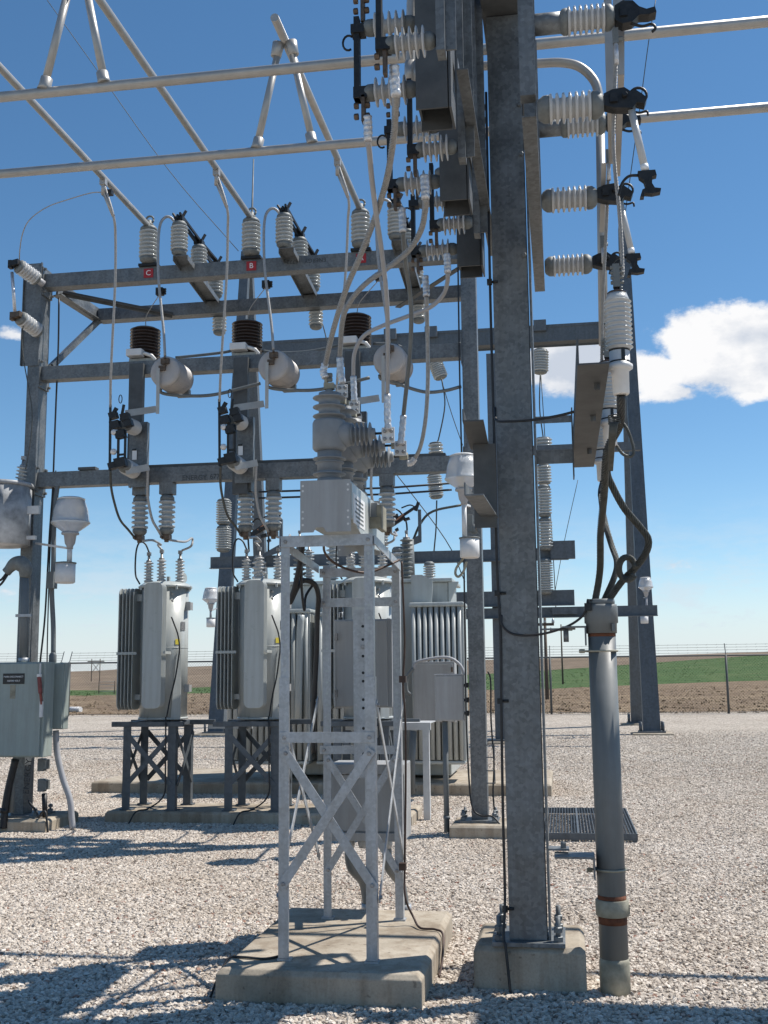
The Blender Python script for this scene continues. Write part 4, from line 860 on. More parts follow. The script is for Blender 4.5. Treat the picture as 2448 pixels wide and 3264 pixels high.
for xx, s in ((LX1+.008, 1), (LX0-.008, -1)):
    flat((xx, LY0+.02, 1.45), (xx, LY1+.02, .50), .035, nrm=(-s, 0, 0)); flat((xx+.007*s, LY1+.02, 1.45), (xx+.007*s, LY0+.02, .45), .035, nrm=(-s, 0, 0))
    flat((xx, LY0, ZT-.02), (xx, LY1, ZT-.08), .05, 'cross_bar', nrm=(-s, 0, 0), bolts=False)
m = MB(); m.channel((-1.205, LY1-.06, .98), (-1.205, LY1-.06, 1.98), (.10, 0, 0), (0, .04, 0), .005); m.cur = 1
for z in (1.88, 1.80, 1.70, 1.60, 1.55, 1.44, 1.39, 1.27, 1.23, 1.12): m.lathe((-1.195, LY1-.0606, z), (0, 1, 0), [(0, .009), (.0004, .009)], 10)
hp = build('mounting_strut', m, [galv_new, black_m], st)
m = MB(); m.lathe((-1.195, LY1-.061, 1.755), (0, -1, 0), [(0, .014), (.008, .012)], 8); build('bolt', m, bolt_m, hp)
# recloser
rc = thing('recloser', 'grey vacuum recloser with three epoxy poles above a box on the galvanized stand', 'recloser', (-1.3, 6.2, ZT))
a, b = P(957, 1533, 5.62), P(1118, 1693, 5.62); zb = b.z
def plate(y, hole_x, z0, z1, xa, xb, name='end_plate'):
    m = MB(); m.add([(xa, y, z0), (xa+.07, y, z0), (xa+.085, y, z0+.025), (xa+.125, y, z0+.025), (xa+.14, y, z0), (xb, y, z0), (xb, y, z1), (xa, y, z1)], [(0, 1, 2, 3, 4, 5, 6, 7)]); n = len(m.v)
    m.add([v+V((0, .006, 0)) for v in m.v], [(7, 6, 5, 4, 3, 2, 1, 0)]); m.add(m.v, [(i, i+8, (i+1) % 8+8, (i+1) % 8) for i in range(8)]); m.cur = 1
    for z in (z1-.028, z1-.056, z0+.11, z0+.075, z0+.04):
        for x in (xa+.014, xb-.014): m.lathe((x, y-.0008, z), (0, 1, 0), [(0, .0062), (.0004, .0062)], 12)
    build(name, m, [paint_b, white_p], rc)
plate(5.62, 0, zb, a.z, a.x, b.x)
plate(6.72, 0, P(1100, 1772, 6.72).z, P(1100, 1600, 6.72).z, P(1075, 1700, 6.72).x, P(1212, 1700, 6.72).x)
m = MB(); m.box(a.x+.015, b.x-.005, 5.626, 6.72, zb+.05, a.z-.004); m.prism([(b.x-.006, 5.63, a.z-.02), (b.x-.006, 6.7, a.z-.02), (b.x-.006, 6.7, zb+.0), (b.x-.006, 6.1, zb-.03), (b.x-.006, 5.63, zb+.07)], (.012, 0, 0)); build('mechanism_box', m, paint_l, rc, bevel=.003)
m = MB(); q = V((b.x+.0075, 5.95, (zb+a.z)/2)); m.box(b.x+.0065, b.x+.0085, 5.66, 6.0, zb+.05, zb+.21); nm = build('nameplate', m, white_s, rc)
for i in range(6): m = MB(); m.box(b.x+.0087, b.x+.0095, 5.70+.02*(i % 3), 5.95, zb+.18-.023*i, zb+.19-.023*i); build('printed_line', m, capm, nm)
m = MB(); c = P(1200, 1640, 6.3); m.box(c.x-.06, c.x+.02, 6.22, 6.42, c.z-.06, c.z+.06); build('side_cover', m, paint_b, rc, bevel=.006)
m = MB(); m.box(c.x+.02, c.x+.05, 6.18, 6.36, c.z-.10, c.z+.04); m.box(c.x-.055, c.x+.045, 6.17, 6.18, c.z-.10, c.z-.03); build('handle_cover', m, collar_m, rc, bevel=.004)
YR = [5.92, 6.26, 6.60]; SB = []; TB = []
for k, y in enumerate(YR):
    xc = P(1050, 1390, 5.92).x; zt_p = P(1050, 1258, 5.92).z; zh1 = P(1050, 1340, 5.92).z; zh0 = P(1050, 1437, 5.92).z; zlow = a.z
    m = MB(); m.lathe((xc, y, zlow), (0, 0, 1), [(0, .085), (.02, .085), (.045, .070), (.06, .068)], 32); discs(m, (xc, y, zlow+.045), (0, 0, 1), zh0-zlow-.045, .066, .094, 2, 36, .009); discs(m, (xc, y, zlow+.09), (0, 0, 1), zh0-zlow-.09, .068, .082, 1, 36, .007)
    m.lathe((xc, y, zh0), (0, 0, 1), [(-.005, .07), (0, .085), (.012, .095), (zh1-zh0-.02, .095), (zh1-zh0-.004, .088), (zh1-zh0, .06)], 36)
    zm = (zh0+zh1)/2; m.lathe((xc, y, zm), (1, 0, 0), [(.03, .075), (.10, .07), (.135, .058)], 28)
    discs(m, (xc, y, zh1-.002), (0, 0, 1), zt_p-zh1+.01, .060, .094, 3, 36, .009); m.lathe((xc, y, zt_p-.006), (0, 0, 1), [(0, .06), (.012, .045), (.025, .022), (.035, .02)], 20)
    discs(m, (xc+.122, y, zm), (1, 0, 0), .125, .034, .066, 5, 30, .006); m.lathe((xc+.24, y, zm), (1, 0, 0), [(0, .034), (.02, .03), (.022, .01)], 18); build('epoxy_pole', m, polymer, rc)
    m = MB(); m.cyl((xc+.26, y, zm), (xc+.31, y, zm), .007, 10); build('side_stud', m, black_m, rc)
    m = MB(); m.lathe((xc+.30, y, zm), (1, 0, 0), [(0, .022), (.05, .022)], 14); m.box(xc-.028, xc+.028, y-.022, y+.022, zt_p+.03, zt_p+.065); m.box(xc-.025, xc-.01, y-.02, y+.02, zt_p+.065, zt_p+.13); build('terminal_clamp', m, collar_m, rc)
    m = MB(); bolt(m, (xc-.01, y-.01, zt_p+.11), (1, 0, 0), .014, .03); bolt(m, (xc-.01, y-.01, zt_p+.085), (1, 0, 0), .014, .03); build('bolt', m, capm, rc)
    SB.append(V((xc+.335, y, zm))); TB.append(V((xc, y, zt_p+.12)))
copper = M('bright_copper', (.45, .20, .12), .35, .8, .2, 20)
def lug(root_label, c, s, pos, down=True):
    """two bolt crimp pad: white four hole plate at a cable end"""
    m = MB(); m.box(c.x-s/2, c.x+s/2, c.y-.012, c.y-.002, c.z-s*.62, c.z+s*.62); t = thing('cable_lug', root_label, 'cable lug', c); build('pad', m, white_p, t, bevel=.004)
    for dx in (-1, 1):
        for dz in (-1, 1): m = MB(); m.lathe((c.x+dx*s*.25, c.y-.012, c.z+dz*s*.3), (0, -1, 0), [(0, .0105), (.007, .0105), (.009, .007)], 12); build('bolt', m, bolt_m, t)
for k, (px, py, Yd) in enumerate(((1238, 1388, 5.9), (1277, 1430, 6.24))): lug('silver four bolt cable lug on the %s side bushing of the recloser' % ('front', 'middle')[k], P(px, py, Yd), .072, k)
for k, (px, py, Yd) in enumerate(((1092, 1248, 6.2), (1130, 1300, 6.5))): lug('silver four bolt cable lug on top of the %s recloser pole' % ('middle', 'rear')[k], P(px, py, Yd), .065, k)

def cable(label, pts, r, mat=cable_al, name='cable', cat='cable', strands=0, group=None, tp=None, sm=8):
    m = MB()
    if strands: twisted(m, pts, r, strands, r*.34, r*9, sm)
    else: m.tube(pts, r, 10, smooth=sm)
    if tp:
        t = thing(name, label, cat, pts[0], group); build('conductor', m, mat, t)
        for seg_ in tp: m = MB(); m.tube(seg_, [r*1.5]*len(seg_), 12); q = catmull(seg_, 8); m = MB(); m.tube(q, [r*(1.55+.12*math.sin(i*1.9)) for i in range(len(q))], 12); build('taped_end', m, tape, t)
        return t
    return single(name, label, cat, m, mat, group)
def PP(seq, Y0, Y1):
    n = len(seq)-1; return [P(x, y, Y0+(Y1-Y0)*i/n) for i, (x, y) in enumerate(seq)]
g_ = 'thick jumpers from the upper switches to the recloser'
s_ = PP([(1262, 300), (1260, 350), (1255, 430), (1235, 560), (1200, 680), (1150, 810), (1100, 930), (1060, 1060), (1036, 1165)], 4.05, 5.9)
cable('thick stranded cable sweeping left to the front pole of the recloser', s_, .0135, cable_al, strands=7, group=g_, tp=[[P(1256, 210, 4.03), P(1258, 260, 4.04), s_[0]+V((0, 0, -.01))], [s_[-1]+V((0, 0, .01)), P(1031, 1185, 5.9), P(1038, 1205, 5.9)]])
s_ = PP([(1173, 450), (1178, 490), (1185, 570), (1200, 690), (1215, 790), (1228, 900), (1235, 1000), (1236, 1130), (1235, 1258)], 4.4, 5.88)
cable('thick grey cable dropping to the front side bushing of the recloser', s_, .0125, pvc_l, group=g_, tp=[[P(1171, 370, 4.38), P(1173, 410, 4.39), s_[0]], [s_[-1], P(1235, 1320, 5.88), P(1238, 1372, 5.88)]])
s_ = PP([(1356, 635), (1355, 665), (1343, 730), (1305, 795), (1240, 850), (1170, 900), (1120, 955), (1092, 1020), (1083, 1140)], 4.9, 6.2)
cable('thick stranded cable curving to the top of the middle recloser pole', s_, .0135, cable_al, strands=7, group=g_, tp=[[P(1352, 560, 4.9), P(1355, 600, 4.9), s_[0]], [s_[-1], P(1086, 1185, 6.2), P(1092, 1222, 6.2)]])
s_ = PP([(1284, 740), (1288, 790), (1294, 850), (1305, 920), (1311, 1010), (1306, 1130), (1295, 1240), (1286, 1325)], 5.32, 6.22)
cable('thick grey cable dropping to the middle side bushing of the recloser', s_, .0125, pvc, group=g_, tp=[[P(1281, 665, 5.32), P(1283, 705, 5.32), s_[0]], [s_[-1], P(1282, 1370, 6.22), P(1277, 1418, 6.22)]])
s_ = PP([(1427, 870), (1426, 900), (1412, 940), (1370, 980), (1300, 1008), (1220, 1038), (1160, 1070), (1130, 1125), (1126, 1200)], 5.8, 6.5)
cable('thick cable looping across to the rear recloser pole', s_, .0125, pvc_l, group=g_, tp=[[P(1424, 810, 5.8), P(1426, 840, 5.8), s_[0]], [s_[-1], P(1128, 1245, 6.5), P(1130, 1280, 6.5)]])
s_ = PP([(1359, 945), (1361, 1000), (1363, 1100), (1364, 1210), (1359, 1310), (1350, 1380), (1338, 1430), (1322, 1462)], 6.2, 6.62)
cable('shiny cable hanging down and hooking to the rear side bushing of the recloser', s_, .0125, cable_al, group=g_, tp=[[P(1356, 880, 6.2), P(1358, 915, 6.2), s_[0]], [s_[-1], P(1312, 1475, 6.62), P(1298, 1478, 6.62)]])
# control cabinets and conduits of the stand
a, b = P(1047, 2435, 6.82), P(1290, 2682, 6.82)
t = thing('control_cabinet', 'grey control cabinet hung low behind the galvanized stand', 'cabinet', (a.x, 6.8, b.z))
m = MB(); m.box(a.x, b.x, 6.83, 7.12, b.z, a.z); build('box', m, paint_b, t, bevel=.006); m = MB(); m.box(a.x, b.x, 6.80, 6.828, a.z-.06, a.z-.0); m.box(a.x, b.x, 6.80, 6.828, b.z, b.z+.05); m.box(a.x+.02, b.x-.03, 6.82, 6.829, b.z+.055, a.z-.065); build('door', m, paint_b, t, bevel=.003)
m = MB()
for px in (1112, 1160, 1232): q = P(px, 2690, 6.95); m.lathe((q.x, 6.95, b.z-.06), (0, 0, 1), [(0, .032), (.02, .038), (.06, .038)], 12)
build('conduit_hub', m, galv_new, t)
for i, (pa, pb, lab) in enumerate((((1112, 2700), (1128, 2900), 'left of the two grey conduits bending down under the control cabinet'), ((1232, 2700), (1248, 2900), 'right of the two grey conduits bending down under the control cabinet'))):
    q = P(*pa, 6.95); e = G(*pb, 0.0); e = V((q.x+.10, 7.28, 0)); t2 = thing('conduit', lab, 'conduit', e)
    m = MB(); m.tube([q+V((0, 0, .03)), q+V((.01, .02, -.12)), V((q.x+.06, 7.12, .28)), V((q.x+.08, 7.16, .12))], .030, 14, smooth=6); build('elbow', m, pvc, t2)
    m = MB(); m.tube([V((q.x+.08, 7.16, -.05)), V((q.x+.08, 7.16, .12))], .036, 14); m.lathe((q.x+.08, 7.16, .10), (0, 0, 1), [(0, .042), (.05, .042)], 12); build('coupling', m, galv_new, t2)
a, b = P(1063, 1975, 6.78), P(1240, 2256, 6.78)
t = thing('control_cabinet', 'tall grey cabinet door framed behind the perforated strut of the stand', 'cabinet', (a.x, 6.8, b.z))
m = MB(); m.box(a.x, b.x+.02, 6.80, 7.05, b.z, a.z); build('box', m, paint_b, t, bevel=.006); m = MB(); m.box(a.x+.02, b.x-.01, 6.785, 6.798, b.z+.01, a.z-.01); build('door', m, paint_b, t, bevel=.003)
m = MB(); q = P(1086, 1968, 6.9); m.tube([q+V((-.01, 0, 0)), q+V((-.01, 0, .03)), q+V((.01, 0, .03)), q+V((.01, 0, 0))], .004, 6); build('lifting_eye', m, galv_new, t)
# control cables and ground wires on the stand
cable('thick black control cable looping down behind the left leg of the stand', PP([(965, 1735), (955, 1800), (940, 1870), (925, 1920), (960, 1855), (1000, 1860), (1015, 1900), (1012, 1960), (1008, 2100), (1000, 2250), (1000, 2400)], 6.3, 6.75), .016, rubber, sm=8)
cable('thin black control cable hanging beside the thick loop', PP([(955, 1735), (958, 1800), (962, 1880), (970, 1945), (975, 1900), (1000, 1860)], 6.3, 6.6), .008, rubber)
cable('brown ground wire sagging across the top of the galvanized stand', PP([(1032, 1725), (1035, 1760), (1060, 1790), (1110, 1815), (1170, 1825), (1230, 1805), (1272, 1785)], 5.85, 6.4), .007, brown_w)
cable('brown ground wire running down the right rear leg and over the pad edge', [P(1280, 1790, 6.5), P(1285, 1900, 6.52), P(1290, 2050, 6.55), P(1285, 2180, 6.55), P(1292, 2300, 6.56), P(1293, 2500, 6.58), P(1290, 2760, 6.6), P(1292, 2860, 6.55), V((-.90, 6.55, .20)), V((-.85, 6.45, .166)), V((-.76, 6.42, .166)), V((-.712, 6.38, .145)), V((-.70, 6.2, .05)), V((-.70, 6.05, .01))], .0065, brown_w)
m = MB(); q = P(1284, 2165, 6.55)
for yy in (2165, 2762): q = P(1284, yy, 6.56); m.box(q.x-.02, q.x+.02, q.y-.02, q.y+.02, q.z-.02, q.z+.02)
single('wire_clamp', 'pair of brown clamps holding the ground wire to the right rear leg', 'clamp', m, brown_w)
cable('black wire lying across the left front corner of the foreground pad', [V((-1.47, 5.74, .22)), V((-1.475, 5.78, .17)), V((-1.50, 5.74, .163)), V((-1.56, 5.69, .163)), V((-1.68, 5.71, .163)), V((-1.745, 5.70, .155)), V((-1.775, 5.62, .08)), V((-1.79, 5.55, .01))], .0065, rubber)

# ================================================================== NEAR SWITCHES
def nswitch(k):
    y = YP[k]; lab = ('nearest', 'middle', 'farthest')[k]
    t = thing('hook_switch', '%s blade switch hung on the left face of the hanger channels' % lab, 'switch', (-.55, y, 4.08), 'blade switches left of the foreground column')
    zl, zu = 4.095, 4.40; x1 = -.535
    for z, n in ((zl, 'lower'), (zu, 'upper')): post_ins(t, (x1, y, z), (-1, 0, 0), .245, .029, .063, 5, cap=.23, capr=.95, name='insulator', m=porc_w, seg=20, disc=.0075)
    m = MB(); xb = x1-.262; m.box(xb-.018, xb+.006, y-.022, y+.022, zl-.03, zu+.05); m.box(xb-.03, xb+.03, y-.03, y+.03, zu-.03, zu+.01); m.box(xb-.02, xb+.04, y-.03, y+.03, zl-.03, zl+.02)
    build('blade', m, black_m, t); m = MB(); m.tube([V((xb-.02, y, zu-.06))+V((-.025+.025*math.cos(a), 0, .035*math.sin(a))) for a in [R(i*25) for i in range(2, 13)]], .005, 6); build('pull_ring', m, black_m, t)
    m = MB(); m.box(xb+.015, xb+.03, y-.03, y+.01, zl-.14, zl-.02); [bolt(m, (xb+.0, y-.01, zl-.06-.05*i), (-1, 0, 0), .014, .02) or bolt(m, (xb+.03, y-.01, zl-.06-.05*i), (1, 0, 0), .014, .02) for i in range(2)]; build('terminal_bar', m, bronze, t)
    m = MB(); m.box(xb+.015, xb+.03, y-.03, y+.01, zu+.02, zu+.2); [bolt(m, (xb+.0, y-.01, zu+.08+.05*i), (-1, 0, 0), .014, .02) or bolt(m, (xb+.03, y-.01, zu+.08+.05*i), (1, 0, 0), .014, .02) for i in range(2)]; build('terminal_bar', m, bronze, t)
    # companion insulator nearer the camera
    y2 = YQ[k]; t = thing('hook_switch', '%s blade switch mounted on the upright bars beside the column' % lab, 'switch', (-.42, y2, 4.05), 'blade switches beside the hanger bars')
    zl = 4.065; x1 = -.415
    post_ins(t, (x1, y2, zl), (-1, 0, 0), .205, .027, .062, 5, cap=.22, capr=.98, name='insulator', m=porc_w, seg=20, disc=.007)
    if k: post_ins(t, (x1, y2, zl+.30), (-1, 0, 0), .205, .027, .062, 5, cap=.22, capr=.98, name='insulator', m=porc_w, seg=20, disc=.007)
    m = MB(); xb = x1-.22; m.box(xb-.016, xb+.006, y2-.02, y2+.02, zl-.02, zl+.36); m.box(xb-.018, xb+.04, y2-.028, y2+.028, zl-.03, zl+.02); build('blade', m, black_m, t)
    m = MB(); m.box(xb+.01, xb+.025, y2-.02, y2+.015, zl-.13, zl-.02); [bolt(m, (xb-.004, y2-.01, zl-.05-.045*i), (-1, 0, 0), .013, .02) for i in range(2)]; build('terminal_bar', m, bronze, t)
for k in range(3): nswitch(k)
def pf(m, c, poly, th):
    m.prism([c+V((px, -th, pz)) for px, pz in poly], (0, 2*th, 0))
def cutout(k):
    y = YP[k]; lab = ('nearest', 'middle', 'farthest')[k]
    t = thing('fused_cutout', '%s open fuse cutout reaching right from the foreground column' % lab, 'fuse cutout', (-.03, y, 3.94), 'fuse cutouts right of the foreground column')
    x0 = -.03
    post_ins(t, (x0, y, 3.945), (1, 0, 0), .275, .043, .064, 7, cap=.2, name='insulator', m=porc_w, seg=22)
    if k < 2:
        m = MB(); m.cyl((x0, y, 4.335), (x0+.12, y, 4.335), .045, 18); build('support_pipe', m, galv, t)
        post_ins(t, (x0+.10, y, 4.335), (1, 0, 0), .235, .041, .062, 7, cap=.18, name='insulator', m=porc_w, seg=22)
        m = MB(); c = V((x0+.335, y, 4.335)); pf(m, c, [(0, -.03), (0, .035), (.035, .055), (.075, .05), (.10, .02), (.13, .005), (.165, .012), (.17, -.012), (.14, -.02), (.10, -.018), (.07, -.045), (.03, -.05)], .03)
        m.tube([c+V((.06, -.01, -.04)), c+V((.11, -.01, -.06)), c+V((.15, -.01, -.055)), c+V((.165, -.01, -.075)), c+V((.15, -.01, -.09))], .006, 6, smooth=4); m.box(c.x+.02, c.x+.05, y-.04, y+.04, c.z-.02, c.z+.02); build('upper_contact', m, black_m, t)
    m = MB(); c = V((x0+.33, y, 3.95)); pf(m, c, [(-.06, -.02), (-.055, .03), (-.02, .045), (.03, .05), (.055, .03), (.075, .035), (.10, .015), (.12, -.005), (.11, -.03), (.08, -.02), (.06, -.045), (.02, -.04), (-.02, -.035)], .028)
    m.tube([c+V((.05, .02, -.03)), c+V((.09, .02, -.045)), c+V((.12, .02, -.04)), c+V((.125, .02, -.06))], .005, 6, smooth=4); m.box(c.x-.03, c.x, y-.04, y+.04, c.z-.015, c.z+.025); bolt(m, c+V((.03, -.03, .01)), (0, -1, 0), .012, .02); build('hinge', m, black_m, t)
    m = MB(); m.tube([c+V((.085+.035*math.cos(a), -.02, .01+.035*math.sin(a))) for a in [R(i*22-60) for i in range(12)]], .006, 6); build('pull_ring', m, black_m, t)
    m = MB(); a = c+V((.055, 0, -.03)); b_ = a+V((.05, 0, -.30)); m.tube([a, b_], .0155, 14); build('fuse_tube', m, porc_w, t)
    m = MB(); d = (b_-a).normalized(); m.tube([a+d*.26, a+d*.285], .0165, 14); build('tube_band', m, white_s, t)
    m = MB(); pf(m, b_, [(-.035, .012), (.035, .012), (.04, -.012), (.022, -.016), (.02, -.045), (.03, -.065), (.055, -.07), (.052, -.085), (.02, -.09), (-.012, -.085), (-.014, -.1), (-.03, -.1), (-.02, -.07), (-.004, -.062), (-.012, -.03), (-.03, -.014)], .018); m.tube([b_+V((-.03, 0, 0)), b_+V((-.07, 0, .0)), b_+V((-.10, 0, -.03)), b_+V((-.115, 0, -.08))], .006, 6, smooth=5); build('tube_casting', m, black_m, t)
for k in range(3): cutout(k)
# flat bus bars and connectors at the top right
m = MB(); m.bar(P(1972, -60, 4.5), P(1972, 240, 4.5), .048, .010, side=(1, 0, 0)); m.bar(P(1935, -60, 4.8), P(1945, 300, 4.8), .035, .010, side=(1, 0, 0)); m.bar(P(1945, 300, 4.8), P(1950, 520, 5.3), .030, .010, side=(1, 0, 0)); m.bar(P(1925, 520, 5.3), P(1918, 740, 5.5), .025, .01, side=(1, 0, 0)); m.bar(P(1980, 230, 4.6), P(1968, 560, 5.4), .028, .01, side=(1, 0, 0))
single('bus_bar', 'flat grey vertical bus bars hanging in front of the cutouts', 'bus bar', m, alu)
gs = 'stranded drops to the cable ends'
def clampend(p, d): m = MB(); m.tube([p, p+d], .010, 10); return m
drops = [([(1963, 140), (1962, 230), (1958, 330), (1955, 450), (1962, 560), (1972, 650), (1980, 760), (1985, 880)], 4.4, 4.5, 'front stranded drop wire with shiny clamp to the nearest cable end'), ([(1940, 520), (1936, 640), (1931, 760), (1924, 900), (1920, 1040), (1918, 1160)], 5.3, 5.6, 'middle stranded drop wire running down behind the nearest cable end'), ([(1921, 790), (1926, 880), (1930, 980), (1925, 1080)], 6.1, 6.6, 'rear stranded drop wire behind the other two')]
for seq, ya, yb, lab in drops:
    pts = PP(seq, ya, yb); t = thing('drop_wire', lab, 'wire', pts[0], gs); m = MB(); twisted(m, pts, .0075, 5, .003, .07, 8); build('conductor', m, cable_al, t)
    m = MB(); m.tube([pts[0]+V((0, 0, .0)), pts[0]+V((0, 0, -.04)), pts[0]+V((0, 0, -.09))], .0095, 10); build('crimp', m, tape, t); m = MB(); c = pts[0]+V((0, 0, .03)); m.box(c.x-.012, c.x+.012, c.y-.01, c.y+.01, c.z-.03, c.z+.04); bolt(m, c+V((.01, 0, -.01)), (1, 0, 0), .012, .02); build('clamp', m, capm, t)
# cable terminations
YTm = [4.5, 5.55, 6.6]
def term(k):
    y = YTm[k]; x = .272; lab = ('nearest', 'middle', 'farthest')[k]; z0 = 2.72
    t = thing('cable_termination', '%s ribbed porcelain cable termination above the riser pipe' % lab, 'cable termination', (x, y, z0), 'cable terminations above the riser')
    m = MB(); m.lathe((x, y, z0), (0, 0, 1), [(0, .03), (.006, .034), (.10, .036), (.105, .045), (.11, .052), (.125, .052), (.13, .042), (.185, .042), (.19, .035)], 28); build('base_barrel', m, white_p, t)
    m = MB(); m.lathe((x, y, z0+.135), (0, 0, 1), [(0, .0425), (.006, .0425)], 28); m.box(x+.005, x+.02, y-.0435, y-.03, z0+.14, z0+.185); m.lathe((x, y, z0+.183), (0, 0, 1), [(0, .0425), (.006, .0425)], 28); build('band_gap', m, black_s, t)
    m = MB(); sheds(m, (x, y, z0+.19), (0, 0, 1), .215, .047, .0575, 11, 32, .0); m.lathe((x, y, z0+.40), (0, 0, 1), [(0, .05), (.008, .048), (.03, .040)], 32); build('ribbed_body', m, porc_w, t)
    m = MB(); m.lathe((x, y, z0+.43), (0, 0, 1), [(0, .04), (.006, .041), (.01, .037), (.012, .012), (.03, .012)], 24); build('top_ring', m, brown_p, t)
    m = MB(); c = V((x, y, z0+.50)); m.box(c.x-.014, c.x+.014, c.y-.014, c.y+.014, c.z-.04, c.z+.06)
    for i in range(4): bolt(m, c+V((.012, -.008, .045-i*.022)), (1, 0, 0), .007, .018); bolt(m, c+V((-.012, -.008, .045-i*.022)), (-1, 0, 0), .008, .012)
    m.lathe(c+V((.012, 0, -.045)), (1, 0, 0), [(0, .01), (.012, .01)], 8); build('line_connector', m, capm, t)
    return V((x, y, z0))
TM = [term(k) for k in range(3)]
gk = 'twisted neutral cables entering the riser pipe'
rt = V((rz[0], rz[1], 1.95))
cn = [([TM[0]+V((0, 0, -.0)), TM[0]+V((-.005, .1, -.10)), P(1935, 1440, 4.85), P(1925, 1580, 5.2), P(1914, 1700, 5.6), P(1912, 1820, 5.85), rt+V((-.03, -.01, 0))], .0165, 'straight twisted cable dropping from the nearest termination into the riser'),
      ([TM[1]+V((.0, 0, .0)), P(1935, 1500, 5.6), P(1952, 1550, 5.62), P(1990, 1620, 5.65), P(2040, 1680, 5.7), P(2066, 1718, 5.72), P(2060, 1760, 5.75), P(2025, 1810, 5.8), P(1985, 1850, 5.85), rt+V((.03, -.02, .0))], .0165, 'twisted cable bulging right before entering the riser'),
      ([TM[2]+V((0, 0, 0)), P(1915, 1580, 6.5), P(1930, 1670, 6.2), P(1950, 1740, 6.1), P(1966, 1790, 6.0), P(1958, 1840, 5.95), rt+V((.012, .02, .0))], .0145, 'thinner twisted cable leaning in from the farthest termination')]
for pts, r, lab in cn:
    t = thing('neutral_cable', lab, 'cable', pts[0], gk); m = MB(); twisted(m, pts, r*1.05, 9, .0040, .20, 10); build('twisted_strands', m, cable_old, t); m = MB(); q = catmull(pts[:3], 6); m.tube(q[:7], .018, 14); build('black_jacket', m, rubber, t)
m = MB(); c = P(2000, 1812, 5.78)
pts = [c+V((.043*math.cos(a), .02*math.sin(a*2), .058*math.sin(a))) for a in [R(i*20) for i in range(17)]]; twisted(m, pts, .016, 8, .0042, .09, 3); single('neutral_cable_coil', 'small coiled loop of stranded neutral wire above the riser', 'cable coil', m, cable_old)
m = MB(); q = P(1958, 1335, 4.55)
for i in range(5): m.tube([q+V((.024*math.cos(R(j*30)), .024*math.sin(R(j*30)), .008*i-.02)) for j in range(13)], .003, 5)
m.tube([P(x, y, 4.6) for x, y in ((1972, 1335), (1998, 1365), (2015, 1410), (2020, 1440), (2010, 1455), (1985, 1447), (1965, 1420))], .007, 6, smooth=6)
for i in range(7): m.tube([P(1945+i*4, 1345, 4.52), P(1942+i*3, 1400, 4.55), P(1940+i*2, 1500, 4.8)], .0035, 5, smooth=4)
single('gathered_strands', 'gathered neutral strands bound under the nearest termination with a loose loop', 'strands', m, cable_old)
cable('black wire crossing the foreground column up to the cable bracket', PP([(1578, 1300), (1582, 1338), (1620, 1343), (1700, 1338), (1780, 1325), (1850, 1307)], 5.90, 5.4), .0075, rubber)
cable('black wire sagging from the foreground column to the riser collar', PP([(1598, 1960), (1602, 1995), (1640, 2022), (1720, 2022), (1800, 2000), (1850, 1970), (1872, 1938)], 5.90, 5.85), .0065, rubber)
m = MB(); q = P(1874, 1935, 5.84); m.box(q.x-.018, q.x+.018, q.y-.02, q.y+.02, q.z-.02, q.z+.02); m.tube([q+V((0, 0, .0)), q+V((0, 0, .04)), q+V((.02, 0, .035))], .006, 6); single('ground_clamp', 'small black clamp where the wire meets the riser collar', 'clamp', m, black_m)
cable('long black ground cable running down the left edge of the foreground column to the gravel', [V((-.33, 5.93, 4.9)), V((-.335, 5.93, 3.6)), V((-.332, 5.92, 2.8)), V((-.335, 5.92, 2.2)), V((-.325, 5.915, 1.8)), V((-.33, 5.91, 1.4)), V((-.335, 5.91, .9)), V((-.335, 5.90, .45)), V((-.345, 5.86, .27)), V((-.335, 5.84, .222)), V((-.325, 5.83, .12)), V((-.315, 5.82, .0))], .0075, rubber)
m = MB()
for z in (.375, 1.43, 2.0, 3.74): m.box(-.35, -.322, 5.90, 5.925, z, z+.03); m.cyl((-.33, 5.915, z+.015), (-.29, 5.915, z+.015), .008, 8)
single('cable_clamps', 'black clamps fixing the ground cable to the foreground column', 'clamp', m, black_m)

